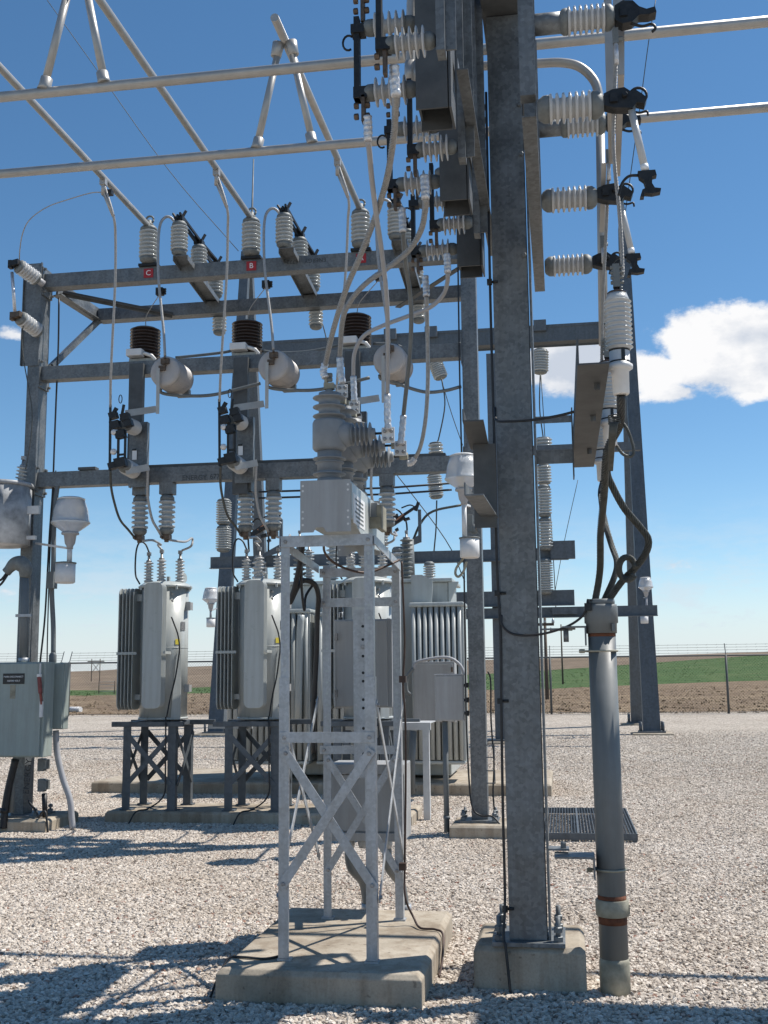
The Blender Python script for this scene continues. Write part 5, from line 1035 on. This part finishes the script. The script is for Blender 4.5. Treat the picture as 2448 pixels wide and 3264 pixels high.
# ================================================================== CABLES OF THE BUS LINES
def rep(k, seq, Y0, Y1): return [p+V((DX[k], 0, 0)) for p in PP(seq, Y0, Y1)]
for k in range(3):
    pr = POS[k]; X = PHX[k]
    a = V((X, 9.95, zt_-.03))
    s_ = [a]+rep(k, [(362, 690), (368, 760), (367, 900), (360, 1050), (353, 1200), (352, 1298)], 10.0, 10.66)
    t = thing('bus_drop_cable', '%s long grey cable hanging from a bus tube to a hook switch' % pr, 'cable', a, 'long drops from the bus tubes'); m = MB(); m.tube(s_[:1]+s_[1:], .013, 10, smooth=8); build('conductor', m, cable_al, t)
    m = MB(); m.tube([a+V((0, 0, .03)), a+V((0, 0, -.13))], .020, 10); m.box(a.x-.03, a.x+.03, a.y-.03, a.y+.03, a.z-.03, a.z+.05); q = catmull(s_[:2], 4); m.tube([s_[0]+V((0, 0, -.1)), s_[0]+(s_[1]-s_[0])*1.0], .017, 10); build('tube_clamp', m, alu, t)
    s_ = rep(k, [(560, 712), (545, 694), (528, 692), (512, 712), (505, 760), (504, 850), (508, 920), (514, 980), (522, 1060), (526, 1135)], 11.0, 10.83)
    t = thing('switch_lead', '%s curved grey lead from an air switch down to a pale drum' % pr, 'cable', s_[0], 'curved leads from the air switches'); m = MB(); m.tube(s_, .015, 10, smooth=8); build('conductor', m, cable_al, t)
    m = MB(); q = P(510, 930, 10.95)+V((DX[k], 0, 0)); m.box(q.x-.04, q.x+.04, q.y-.03, q.y+.03, q.z-.04, q.z+.04)
    for i in (-1, 0, 1): bolt(m, q+V((.04, 0, i*.025)), (1, 0, 0), .012, .03)
    build('split_clamp', m, black_m, t)
    m = MB(); m.tube(rep(k, [(508, 940), (485, 975), (466, 1010), (465, 1048)], 10.95, 11.4), .005, 6, smooth=5); build('tap_wire', m, cable_al, t)
    if k < 3:
        h0, h1 = HB[(k, 0)], HB[(k, 1)]
        s_ = rep(k, [(352, 1500), (354, 1550), (364, 1600), (382, 1655), (410, 1690)], 10.65, 11.1)+[h0+V((-.04, 0, 0))]
        m = MB(); m.tube(s_, .013, 10, smooth=8); single('lower_lead', '%s rusty topped lead from a hook switch to the left hanging insulator' % pr, 'cable', m, cable_old, 'leads from hook switches to hanging insulators')
        s_ = rep(k, [(472, 1495), (470, 1560), (473, 1600), (485, 1655), (503, 1688)], 10.95, 11.15)+[h1+V((-.04, 0, 0))]
        m = MB(); m.tube(s_, .014, 10, smooth=8); single('lower_lead', '%s plain grey lead from a hook switch to the right hanging insulator' % pr, 'cable', m, cable_al, 'leads from hook switches to hanging insulators')
        e = TP[k]['m']; s_ = [h0+V((.04, 0, -.02)), h0.lerp(e, .35)+V((.06, 0, .03)), h0.lerp(e, .75)+V((.05, 0, .03)), e+V((-.05, 0, .06)), e]
        m = MB(); m.tube(s_, .013, 10, smooth=8); single('bushing_lead', '%s lead from a left hanging insulator to the centre transformer bushing' % pr, 'cable', m, cable_al, 'leads from hanging insulators to transformer bushings')
        e = TP[k]['r']; s_ = [h1+V((.04, 0, -.02)), h1.lerp(e, .5)+V((.13, 0, .03)), e+V((.14, 0, .14)), e+V((.13, 0, .05)), e+V((.02, 0, .0))]
        m = MB(); m.tube(s_, .013, 10, smooth=8); single('bushing_lead', '%s bowed lead from a right hanging insulator to the right transformer bushing' % pr, 'cable', m, cable_al, 'leads from hanging insulators to transformer bushings')
# sagging dark secondary cables between drums
for k in range(2):
    m = MB(); m.tube(rep(k, [(512, 1238), (515, 1252), (560, 1260), (640, 1262), (700, 1255), (760, 1240), (830, 1222)], 11.0, 11.1), .018, 8, smooth=6); single('secondary_cable', 'dark cable sagging from the %s pale drum to the next' % POS[k], 'cable', m, pvc, 'sagging dark cables between drums')
m = MB(); m.tube(PP([(1210, 1195), (1215, 1208), (1250, 1215), (1300, 1235), (1360, 1250), (1420, 1245), (1470, 1232)], 11.0, 11.2), .018, 8, smooth=6); single('secondary_cable', 'dark cable sagging from the rightmost pale drum to the right frame column', 'cable', m, pvc, 'sagging dark cables between drums')
for i, sq in enumerate(([(560, 1140), (640, 1132), (720, 1122), (760, 1112)], [(830, 1118), (900, 1125), (1000, 1118), (1110, 1092)], [(1190, 1095), (1260, 1100), (1330, 1120), (1470, 1095)])):
    m = MB(); m.tube(PP(sq, 11.5, 11.5), .017, 8, smooth=6); single('tray_cable', '%s run of grey cable along the top of the middle beam' % ('left', 'centre', 'right')[i], 'cable', m, pvc)

# ================================================================== LEFT COLUMN EQUIPMENT
for i, (a, b) in enumerate((((138, 905), (55, 845)), ((128, 1060), (60, 1010)))):
    A = P(*a, 11.15); Bp = P(*b, 10.85); t = thing('line_post_insulator', '%s of the two ribbed insulators pointing left from the left column' % ('upper', 'lower')[i], 'insulator', A, 'side insulators on the left column'); d = Bp-A
    if i == 0: m = MB(); m.cyl(A, A+d*.25, .04, 14); build('stub', m, pvc_l, t); post_ins(t, A+d*.2, d, d.length*.8, .06, .088, 6, cap=.14, m=porc_w)
    else: post_ins(t, A, d, d.length, .06, .088, 6, cap=.14, m=porc_w)
    m = MB(); c = Bp+d.normalized()*.03; m.obox(c, (.05, 0, .01), (0, .04, 0), (0, 0, .03)); m.obox(c+V((-.05, 0, -.01)), (.02, 0, 0), (0, .03, 0), (0, 0, .045)); build('contact', m, bronze if i else black_m, t)
m = MB(); m.tube([P(38, 868, 10.85), P(48, 1000, 10.85)], .018, 12); single('fuse_tube', 'shiny fuse tube bridging the two side insulators at far left', 'fuse', m, tape)
m = MB(); m.tube(PP([(62, 840), (63, 800), (72, 745), (95, 700), (150, 660), (220, 635), (290, 615), (330, 613)], 10.9, 10.0), .006, 6, smooth=8); single('arching_wire', 'thin wire arching from the upper side insulator up to the left bus tube', 'wire', m, cable_al)
m = MB(); q = P(338, 614, 10.0); m.box(q.x-.04, q.x+.07, q.y-.03, q.y+.03, q.z-.03, q.z+.02); single('wire_clamp', 'small dark clamp holding the arching wire on the left bus tube', 'clamp', m, black_m)
m = MB(); m.tube(PP([(76, 1020), (70, 1080), (76, 1150), (92, 1240), (102, 1310), (100, 1380), (92, 1440), (82, 1495)], 10.9, 10.9), .006, 6, smooth=8); single('tap_wire', 'thin wire from the lower side insulator down to the pole transformer', 'wire', m, cable_old)
a, b = P(-30, 1550, 11), P(86, 1738, 11)
t = thing('pole_transformer', 'rusty white distribution transformer can at the left edge', 'transformer', ((a.x+b.x)/2, 11, b.z)); xc = (a.x+b.x)/2-.08; r = b.x-xc
m = MB(); m.lathe((xc, 11, b.z), (0, 0, 1), [(0, r*.9), (.01, r), (a.z-b.z, r)], 36); build('can', m, rust_p, t)
m = MB(); m.lathe((xc, 11, a.z), (0, 0, 1), [(-.02, r+.015), (0, r+.02), (.02, r+.01), (.05, r*.5)], 36); build('lid', m, rust_p, t)
q = P(62, 1555, 10.95); bushing(t, (q.x, 10.95, a.z-.02), .24, .028, .06, 5, porc, d=(.12, 0, 1))
m = MB(); m.box(b.x-.02, b.x+.13, 10.98, 11.02, P(60, 1640, 11).z, P(60, 1615, 11).z); m.box(b.x-.02, b.x+.1, 10.98, 11.02, b.z+.06, b.z+.1); build('mounting_lug', m, white_p, t)
# cabinets
a, b = P(-60, 2112, 10.75), P(131, 2415, 10.75)
t = thing('disconnect_cabinet', 'large grey green main disconnect cabinet with a black nameplate at the left edge', 'electrical cabinet', (-5.9, 10.95, b.z))
m = MB(); m.box(a.x-.3, b.x, 10.78, 10.99, b.z, a.z); build('box', m, paint_g, t, bevel=.006)
m = MB(); m.box(a.x-.3, b.x-.03, 10.755, 10.779, b.z+.015, a.z-.015); dr = build('door', m, paint_g, t, bevel=.004)
a2, b2_ = P(10, 2147, 10.75), P(77, 2180, 10.75); m = MB(); m.box(a2.x, b2_.x, 10.750, 10.7548, b2_.z, a2.z); npl = build('nameplate', m, black_s, dr)
cx_, cz_ = (a2.x+b2_.x)/2, (a2.z+b2_.z)/2; text(dr, 'MAIN DISCONNECT', .024, white_s, (cx_, 10.749, cz_+.02), (1, 0, 0), (0, 0, 1)); text(dr, '120/240 VOLT', .024, white_s, (cx_, 10.749, cz_-.022), (1, 0, 0), (0, 0, 1))
q = P(40, 2205, 10.75); m = MB(); m.box(q.x-.03, q.x+.03, 10.7525, 10.7548, q.z-.07, q.z+.07); build('faded_label', m, collar_m, dr)
a3 = P(125, 2158, 10.73); b3 = P(133, 2245, 10.73); m = MB(); m.bar(a3, P(129, 2210, 10.71), .035, .03); m.bar(P(129, 2210, 10.71), b3, .022, .02); build('handle', m, red_h, t); m = MB(); m.box(a3.x-.02, a3.x+.02, 10.715, 10.75, a3.z, a3.z+.03); m.box(a3.x-.005, a3.x+.005, 10.74, 10.76, a3.z+.02, a3.z+.14); m.box(b3.x-.02, b3.x+.01, 10.72, 10.75, b3.z-.13, b3.z+.03); build('handle_bracket', m, white_p, t)
a, b = P(168, 2112, 11.05), P(197, 2325, 11.05)
t = thing('side_cabinet', 'narrow green grey box beside the main disconnect cabinet', 'electrical cabinet', (a.x, 11.1, b.z)); m = MB(); m.box(b.x-.13, b.x, 11.08, 11.20, b.z, a.z); build('box', m, paint_g, t, bevel=.006); m = MB(); m.box(b.x-.12, b.x-.01, 11.06, 11.079, b.z+.01, a.z-.01); build('door', m, paint_g, t, bevel=.003)
m = MB(); m.tube(PP([(178, 2328), (182, 2400), (200, 2480), (222, 2545), (228, 2600), (232, 2640)], 11.15, 11.15), .032, 12, smooth=6); single('bent_conduit', 'pale grey conduit snaking from the narrow box into the gravel', 'conduit', m, pvc_l)
t = thing('service_mast', 'thick conduit mast with drooping weatherhead above the disconnect cabinet', 'conduit', P(77, 2110, 10.95)); q0, q1 = P(78, 1835, 10.9), P(76, 2112, 10.9)
m = MB(); m.tube([q1, q0], .045, 16); build('pipe', m, pvc, t); m = MB(); m.tube([q1, q1+V((0, 0, .05))], .055, 16); build('hub', m, galv_new, t)
m = MB(); m.box(q0.x-.055, q0.x+.12, 10.84, 10.86, q0.z-.44, q0.z-.41); build('strap', m, galv_new, t)
m = MB(); pts = [q0+V((.0, 0, -.02)), q0+V((.005, 0, .07)), q0+V((-.05, 0, .13)), q0+V((-.13, 0, .12)), q0+V((-.21, 0, .04))]; qq = catmull(pts, 6); m.tube(qq, [.05+.035*math.sin(min(1, i/len(qq)*1.15)*math.pi) for i in range(len(qq))], 16); build('weatherhead', m, capm, t)
m = MB(); m.tube([q0+V((-.20, 0, .04)), q0+V((-.27, 0, -.04)), q0+V((-.34, .02, -.02))], .013, 8, smooth=4); m.tube([q0+V((-.19, 0, .02)), q0+V((-.26, 0, -.08)), q0+V((-.34, .02, -.12))], .013, 8, smooth=4); build('service_wire', m, rubber, t)
m = MB(); m.tube(PP([(184, 1545), (178, 1590), (172, 1680), (170, 1800), (165, 1880), (170, 2000), (170, 2085)], 11.25, 11.15), .026, 12, smooth=6); q = P(168, 1850, 11.15); m.box(q.x-.04, q.x+.04, 11.08, 11.18, q.z-.09, q.z+.09); q = P(168, 2100, 11.1); m.lathe((q.x, 11.1, q.z-.08), (0, 0, 1), [(0, .04), (.12, .04), (.15, .02)], 12); single('conduit', 'grey conduit running from the low beam down beside the left column', 'conduit', m, pvc)
m = MB(); m.tube(PP([(188, 950), (186, 1100), (180, 1250), (174, 1400), (168, 1560), (158, 1700), (150, 1850), (142, 1980), (128, 2110)], 11.35, 11.3), .010, 6, smooth=6); m.tube(PP([(178, 1500), (165, 1650), (158, 1800), (152, 2000), (150, 2110)], 11.35, 11.3), .007, 6, smooth=6); single('riser_wires', 'pair of black wires strung down the right face of the left column', 'wire', m, rubber)
m = MB(); m.tube(PP([(50, 2420), (35, 2480), (22, 2540), (14, 2600), (12, 2640)], 10.95, 10.95), .038, 12, smooth=6); q = P(14, 2575, 10.95); m.tube([q, q+V((0, 0, -.05))], .045, 12); single('flex_conduit', 'dark flexible conduit leaving the bottom of the main cabinet', 'conduit', m, rubber)
m = MB(); m.tube([P(44, 2420, 11.0), P(36, 2590, 11.0)], .028, 10); single('conduit', 'straight grey conduit between the flexible conduit and the left column', 'conduit', m, pvc)
t = thing('outlet_boxes', 'two weatherproof outlet boxes stacked on the lower left column', 'outlet box', P(132, 2550, 11.15))
for yy in (2435, 2500): q = P(140, yy, 11.15); m = MB(); m.box(q.x-.04, q.x+.03, 11.08, 11.16, q.z-.07, q.z+.06); m.box(q.x+.03, q.x+.06, 11.07, 11.17, q.z-.05, q.z+.05); build('box', m, capm, t, bevel=.004)
q = P(140, 2560, 11.15); m = MB(); m.tube([q+V((0, 0, .1)), q+V((.02, 0, -.15))], .028, 10); build('conduit', m, rubber, t)
m = MB(); m.tube([V((-5.62, 11.15, .30)), V((-5.50, 11.1, .2)), V((-5.42, 11.0, .15)), V((-5.38, 10.98, .2)), V((-5.33, 10.97, .2)), V((-5.29, 10.95, .0))], .012, 6, smooth=5); single('ground_wire', 'dark wire looping over the footing of the left column', 'wire', m, rubber)

# ================================================================== YARD LAMPS
def lamp(label, px, py_top, py_bot, Y, arm, can, s=1.0):
    top = P(px, py_top, Y); bot = P(px, py_bot, Y); h = top.z-bot.z; x = bot.x; t = thing('yard_lamp', label, 'lamp', (x, Y, bot.z), 'glass yard lamps'); z0 = bot.z
    m = MB(); m.lathe((x, Y, z0), (0, 0, 1), [(0, h*.16), (h*.06, h*.24), (h*.16, h*.38), (h*.25, h*.49), (h*.28, h*.53), (h*.31, h*.53), (h*.33, h*.505), (h*.65, h*.46), (h*.93, h*.365)], 36); build('refractor', m, glass, t)
    m = MB(); m.lathe((x, Y, z0+h*.93), (0, 0, 1), [(0, h*.375), (h*.03, h*.38), (h*.07, h*.28), (h*.08, h*.02)], 30); build('lid', m, white_p, t)
    m = MB(); m.lathe((x, Y, z0+h*.02), (0, 0, -1), [(0, h*.24), (.02, h*.24), (.03, h*.17), (h*.3, h*.14), (h*.38, h*.09), (h*.45, h*.09)], 20); build('neck', m, pvc_l, t)
    cx, cy_ = can; c = P(cx, cy_, Y); w = h*.27
    m = MB(); m.tube([(x, Y, z0-h*.40), (x, Y, c.z+w*1.1)], h*.07, 12); m.bar((x, Y, z0-h*.42), arm, h*.09, h*.06); build('arm', m, white_p if s == 1 else pvc_l, t)
    m = MB(); m.lathe((c.x, Y, c.z-w), (0, 0, 1), [(0, w*.85), (w*.1, w), (w*2, w)], 28); can_ = build('ballast_can', m, white_p, t); m = MB(); m.lathe((c.x, Y, c.z+w), (0, 0, 1), [(0, w*1.08), (w*.12, w*1.08), (w*.2, w*.5)], 28); build('can_lid', m, capm, can_)
lamp('yard lamp beside the left column above the grey cabinets', 224, 1586, 1700, 11.0, (-5.68, 11.25, P(200, 1720, 11).z), (208, 1828))
lamp('big yard lamp half hidden behind the bracket left of the foreground column', 1478, 1448, 1560, 10.4, (-.9, 11.2, P(1480, 1600, 10.9).z), (1497, 1748))
lamp('distant yard lamp on the far right leg of the tall frame', 2059, 1840, 1885, 28.2, P(2052, 1905, 28.9), (2054, 1975), .5)
lamp('distant yard lamp on the far left leg of the tall frame', 672, 1873, 1925, 27.9, P(700, 1935, 28.8), (672, 1985), .5)
m = MB(); m.tube([P(x, y, 10.4) for x, y in ((1476, 1780), (1455, 1810), (1452, 1830), (1462, 1838), (1478, 1820), (1487, 1790))], .012, 8, smooth=6); single('wire_loop', 'small brown loop of wire hanging under the big yard lamp', 'wire loop', m, collar_m)
# wires on the right frame column
cable('black cable down the left side of the column by the floor grating', [V((-.965, 11.17, 5.9)), V((-.97, 11.16, 4.6)), V((-.965, 11.16, 3.2)), V((-.97, 11.16, 2.0)), V((-.975, 11.15, 1.2)), V((-.96, 11.15, .55)), V((-.93, 11.13, .28)), V((-.85, 11.12, .20)), V((-.72, 11.08, .19)), V((-.60, 11.0, .05)), V((-.56, 10.98, .0))], .009, rubber)
cable('black cable down the right side of the column by the floor grating', [V((-.76, 11.35, 1.6)), V((-.735, 11.35, 1.5)), V((-.74, 11.35, 1.1)), V((-.72, 11.34, .7)), V((-.735, 11.32, .4)), V((-.72, 11.30, .16))], .009, rubber)
m = MB()
for z in (.5, .75): m.box(-.785, -.70, 11.18, 11.19, z, z+.01); m.box(-.785, -.70, 11.18, 11.19, z+.12, z+.13); m.box(-.71, -.70, 11.18, 11.19, z, z+.13)
single('step_brackets', 'two small wire brackets on the lower right of the column by the grating', 'bracket', m, galv_far)
# grating
t = thing('floor_grating', 'steel bar grating platform on the gravel behind the riser pipe', 'grating', (.2, 11.8, 0))
m = MB(); gx0, gx1, gy0, gy1, gz = -.45, .63, 10.82, 12.8, .085
for k in range(37): x = gx0+(gx1-gx0)*k/36; m.box(x-.003, x+.003, gy0+.01, gy1-.01, gz-.03, gz)
for k in range(26): y = gy0+.02+(gy1-gy0-.04)*k/25; m.box(gx0+.01, gx1-.01, y-.004, y+.004, gz-.004, gz+.001)
m.box(.08, .10, gy0+.01, gy1-.01, gz-.03, gz+.002); build('bars', m, galv_far, t)
m = MB(); m.box(gx0, gx1, gy0-.006, gy0+.004, gz-.06, gz+.001); m.box(gx1-.006, gx1+.006, gy0, gy1, gz-.06, gz+.001); m.box(gx0, gx1, gy1-.004, gy1+.006, gz-.06, gz); m.box(gx1-.04, gx1, gy0, gy0+.05, -.02, gz-.06); build('edge_frame', m, galv_far, t)

# ================================================================== FAR STRUCTURES
fa = thing('dead_end_frame', 'tall tapered A frame line structure with a high crossbeam behind everything', 'steel structure', (-3.6, 31, 0))
def taper(root, p, q, w0, w1, d0, d1, mat=galv_far, name='leg'):
    p = V(p); q = V(q); m = MB(); t = .02
    def ringat(c, w, d): return [c+V((-w/2, -d/2, 0)), c+V((w/2, -d/2, 0)), c+V((w/2, d/2, 0)), c+V((-w/2, d/2, 0))]
    a = ringat(p, w0, d0); b = ringat(q, w1, d1); m.add(a+b, [(0, 1, 5, 4), (1, 2, 6, 5), (2, 3, 7, 6), (3, 0, 4, 7), (4, 5, 6, 7), (3, 2, 1, 0)]); return build(name, m, mat, root)
for xb in (-9.18, 2.14):
    for yy in (28.75, 33.8):
        taper(fa, (xb, yy, .08), (xb, 31.2+(yy-31.2)*.04, 14.4), .42, .26, .30, .22)
        m = MB(); m.box(xb-.32, xb+.32, yy-.3, yy+.3, .05, .09)
        for sx in (-1, 1):
            for sy in (-1, 1): m.cyl((xb+sx*.27, yy+sy*.2, .09), (xb+sx*.27, yy+sy*.2, .32), .03, 8)
        build('base_plate', m, galv_far, fa)
m = MB(); m.box(-9.0, 1.95, 31.0, 31.4, 11.0, 11.42); build('crossbeam', m, galv_far, fa)
m = MB(); m.box(-9.05, 2.0, 30.98, 31.0, 11.42, 11.50); m.box(-9.05, 2.0, 31.4, 31.42, 10.95, 11.05)
for px in (1115, 1245, 1375, 1722): q = P(px, 1075, 31); m.box(q.x-.18, q.x+.18, 30.85, 31.0, 11.3, 11.62)
build('beam_fittings', m, galv_far, fa)
m = MB(); q = P(778, 515, 31.2); m.tube([(-9.05, 31.1, 13), (-8.97, 31.1, q.z)], [.05, .02], 8); build('lightning_mast', m, galv_far, fa)
for lab, xb, yy in (('front right', 2.14, 28.75), ('rear right', 2.14, 33.8), ('front left', -9.18, 28.75), ('rear left', -9.18, 33.8)):
    pad('low concrete footing under the %s leg of the tall A frame' % lab, xb-.5, xb+.5, yy-.45, yy+.45, .05, .02)
fb = thing('low_bus_frame', 'low galvanized frame of thin beams in the middle distance behind the transformers', 'steel structure', (-1.43, 25.2, 0))
pad('small concrete footing under the thin column in the middle distance', -1.85, -1.0, 24.9, 25.6, .06, .02)
m = MB(); m.box(-1.55, -1.34, 25.1, 25.32, .06, 9.0); build('column', m, galv_far, fb); m = MB(); m.box(-1.75, -1.15, 24.95, 25.5, .06, .10); build('base_plate', m, galv_far, fb)
for x0, x1, z0, z1 in ((-8.2, .2, 4.08, 4.36), (-3.3, 2.1, 2.78, 3.02), (-3.3, .3, 3.05, 3.40)):
    m = MB(); m.box(x0, x1, 25.02, 25.09, z0, z1); m.box(x0, x1, 24.92, 25.02, z0, z0+.015); build('beam', m, galv_far, fb)
q = P(1690, 1440, 25.2); m = MB(); m.box(-1.35, 1.9, 25.1, 25.25, 6.55, 6.75); build('beam', m, galv_far, fb)
m = MB(); m.box(-.2, .35, 24.9, 25.1, 4.1, 4.5); m.box(-.2, .35, 24.9, 25.1, 2.85, 3.0); build('bracket', m, galv_far, fb)
def arrester(label, px, pys, Y, r, n=9, group='tall ribbed arresters in the distance'):
    a = P(px, pys[-1], Y); b_ = P(px, pys[0], Y); t = thing('surge_arrester', label, 'surge arrester', (a.x, Y, a.z), group); L = (b_.z-a.z)/(len(pys)-1)
    for i in range(len(pys)-1): post_ins(t, (a.x, Y, a.z+L*i), (0, 0, 1), L, r*.62, r, n, cap=.12, seg=14)
arrester('tall two section arrester before the left leg of the tall frame', 712, (1590, 1672, 1760), 24.9, .19)
arrester('tall arrester just right of the foreground column, upper', 1740, (1545, 1640, 1755), 24.9, .17)
arrester('lower arrester just right of the foreground column', 1740, (1780, 1895), 24.9, .18, 12)
arrester('arrester standing behind the finned transformer against the sky', 1370, (1790, 1905), 24.0, .14, 12)
arrester('thin arrester right of the recloser plate', 1222, (1610, 1765), 17, .085, 14)
def string(label, a, b_, Y, r=.13, n=8):
    A = P(*a, Y); Bp = P(*b_, Y); t = thing('suspension_insulator', label, 'insulator', A, 'hanging ribbed insulators'); post_ins(t, A, Bp-A, (Bp-A).length, r*.6, r, n, cap=.1, seg=14); return t
string('dark insulator hanging from the high beam left of the lamp column', (1385, 1150), (1408, 1208), 30.8, .22)
string('capped insulator standing on the low beam by the lamp column', (1390, 1450), (1388, 1410), 28, .2, 3)
string('ribbed insulator hanging below the low beam by the lamp column', (1383, 1510), (1392, 1590), 28, .2, 9)
string('insulator hanging from the high beam right of the foreground column', (1723, 1112), (1722, 1192), 30.8, .24)
string('capped insulator on the cable right of the foreground column', (1730, 1395), (1732, 1432), 28, .24, 3)
string('ribbed insulator under the arm right of the foreground column', (1732, 1480), (1735, 1545), 28, .2, 6)
wg = 'thin sky wires'
for lab, pts, Y, r in (('thin wire from the dark hanging insulator to the capped one', [(1408, 1208), (1418, 1290), (1400, 1390), (1392, 1412)], 29.5, .02), ('slanting wire from the dark insulator to the lamp column', [(1405, 1205), (1440, 1320), (1475, 1420)], 29.5, .012), ('thin wire below the ribbed insulator down to the low beam', [(1392, 1595), (1390, 1680), (1383, 1760)], 28, .02),
                       ('pair of wires below the hanging insulator right of the column', [(1722, 1192), (1720, 1300), (1731, 1392)], 29.5, .018), ('second of the pair of wires right of the column', [(1724, 1192), (1737, 1395)], 29.5, .012), ('fine wire slanting across the sky under the cable bracket', [(1842, 1530), (1800, 1720), (1770, 1880)], 27, .008),
                       ('long diagonal guy wire crossing behind the recloser', [(1170, 1400), (1262, 1510), (1420, 1720), (1482, 1855)], 29, .014), ('faint line wire descending from the top left across the sky', [(150, 0), (300, 210), (540, 545), (760, 800)], 31, .012), ('faint line wire at the top right behind the cutouts', [(2090, 0), (2068, 130), (2040, 340), (1990, 700)], 31, .014),
                       ('fine wire dropping right of the foreground column to the low beam', [(1755, 1640), (1765, 1800), (1772, 1940)], 27, .012), ('arching white lead left of the lamp can', [(1310, 1740), (1340, 1670), (1380, 1630), (1470, 1610)], 25, .03), ('thin wire behind the middle bus line', [(1008, 978), (1030, 1040), (1045, 1100)], 20, .012)):
    m = MB(); m.tube([P(x, y, Y) for x, y in pts], r, 5, smooth=5); single('sky_wire', lab, 'wire', m, cable_old)
for i, (px, py) in enumerate(((840, 1690), (1280, 1660))):
    t = thing('air_switch', ('left', 'right')[i]+' small tilted air switch on the middle distance frame', 'switch', P(px, py+60, 24.8), 'small distant air switches'); q = P(px, py, 24.8)
    m = MB(); rn = random.Random(i+3); m.bar(q+V((-.30, 0, -.12)), q+V((.05, 0, .10)), .09, .12); m.bar(q+V((.0, 0, .10)), q+V((.38, 0, .34)), .06, .06); m.bar(q+V((.33, 0, .22)), q+V((.40, 0, .42)), .07, .07)
    for jj in range(9): c = q+V((rn.uniform(-.4, .15), rn.uniform(-.1, .1), rn.uniform(-.28, .12))); m.obox(c, (rn.uniform(.03, .08), 0, .02), (0, .05, 0), (-.01, 0, rn.uniform(.02, .06)))
    m.tube([q+V((-.35, 0, -.5)), q+V((-.36, 0, .0)), q+V((-.15, 0, .28)), q+V((.1, 0, .0)), q+V((.12, 0, -.5))], .022, 6, smooth=5); m.tube([q+V((.0, 0, .3)), q+V((.2, 0, .36)), q+V((.34, 0, .3))], .018, 6, smooth=4); build('contacts', m, black_m, t); m = MB(); m.bar(q+V((-.12, -.06, .0)), q+V((.06, -.06, .14)), .06, .03); build('contact_finger', m, copper, t)
    m = MB(); m.prism([q+V((.45, 0, -.5)), q+V((.45, 0, .25)), q+V((.38, 0, .25)), q+V((.38, 0, -.35)), q+V((.0, 0, -.55)), q+V((.0, 0, -.65))], (0, .08, 0)); m.bar(q+V((0, 0, -.6)), q+V((0, 0, -.95)), .1, .1); build('bracket', m, galv_far, t)
    post_ins(t, q+V((-.1, 0, -1.5)), (0, 0, 1), .9, .1, .17, 6, cap=.15, seg=14)
m = MB(); m.tube([P(x, y, 18) for x, y in ((1300, 1720), (1304, 1850))], .10, 12); q = P(1300, 1730, 18); single('dark_bushing_lead', 'dark vertical bushing lead just right of the stand top', 'bushing lead', m, capm)

t = thing('meter_socket', 'small grey conduit body clamped above the ballast can of the big yard lamp', 'conduit fitting', P(1497, 1700, 10.5)); a, b = P(1490, 1640, 10.5), P(1508, 1695, 10.5)
m = MB(); m.box(a.x, b.x, 10.5, 10.55, b.z, a.z); build('box', m, capm, t, bevel=.004); m = MB(); m.tube([P(1512, 1700, 10.52), P(1512, 1672, 10.52)], .03, 12); build('fitting', m, pvc, t)
for lab, ya, yb in (('upper', 1563, 1546), ('lower', 1583, 1567)):
    m = MB(); m.tube([P(825, ya+5, 22), P(1240, ya-8, 22), P(1440, yb-6, 22)], .022, 8); single('rigid_bus', lab+' of two dark horizontal pipes seen behind the recloser', 'bus tube', m, black_m)

for nm_, lab, a, b, yy in (('latch', 'pair of door latches on the low control cabinet of the stand', P(1270, 2500, 6.8), P(1270, 2620, 6.8), 6.80), ('hinge_pin', 'pair of small hinges on the tall cabinet door of the stand', P(1072, 2030, 6.78), P(1072, 2210, 6.78), 6.775)):
    m = MB()
    for q in (a, b): m.box(q.x-.008, q.x+.008, yy-.012, yy+.02, q.z-.022, q.z+.022)
    single(nm_, lab, nm_.split('_')[0], m, bolt_m)
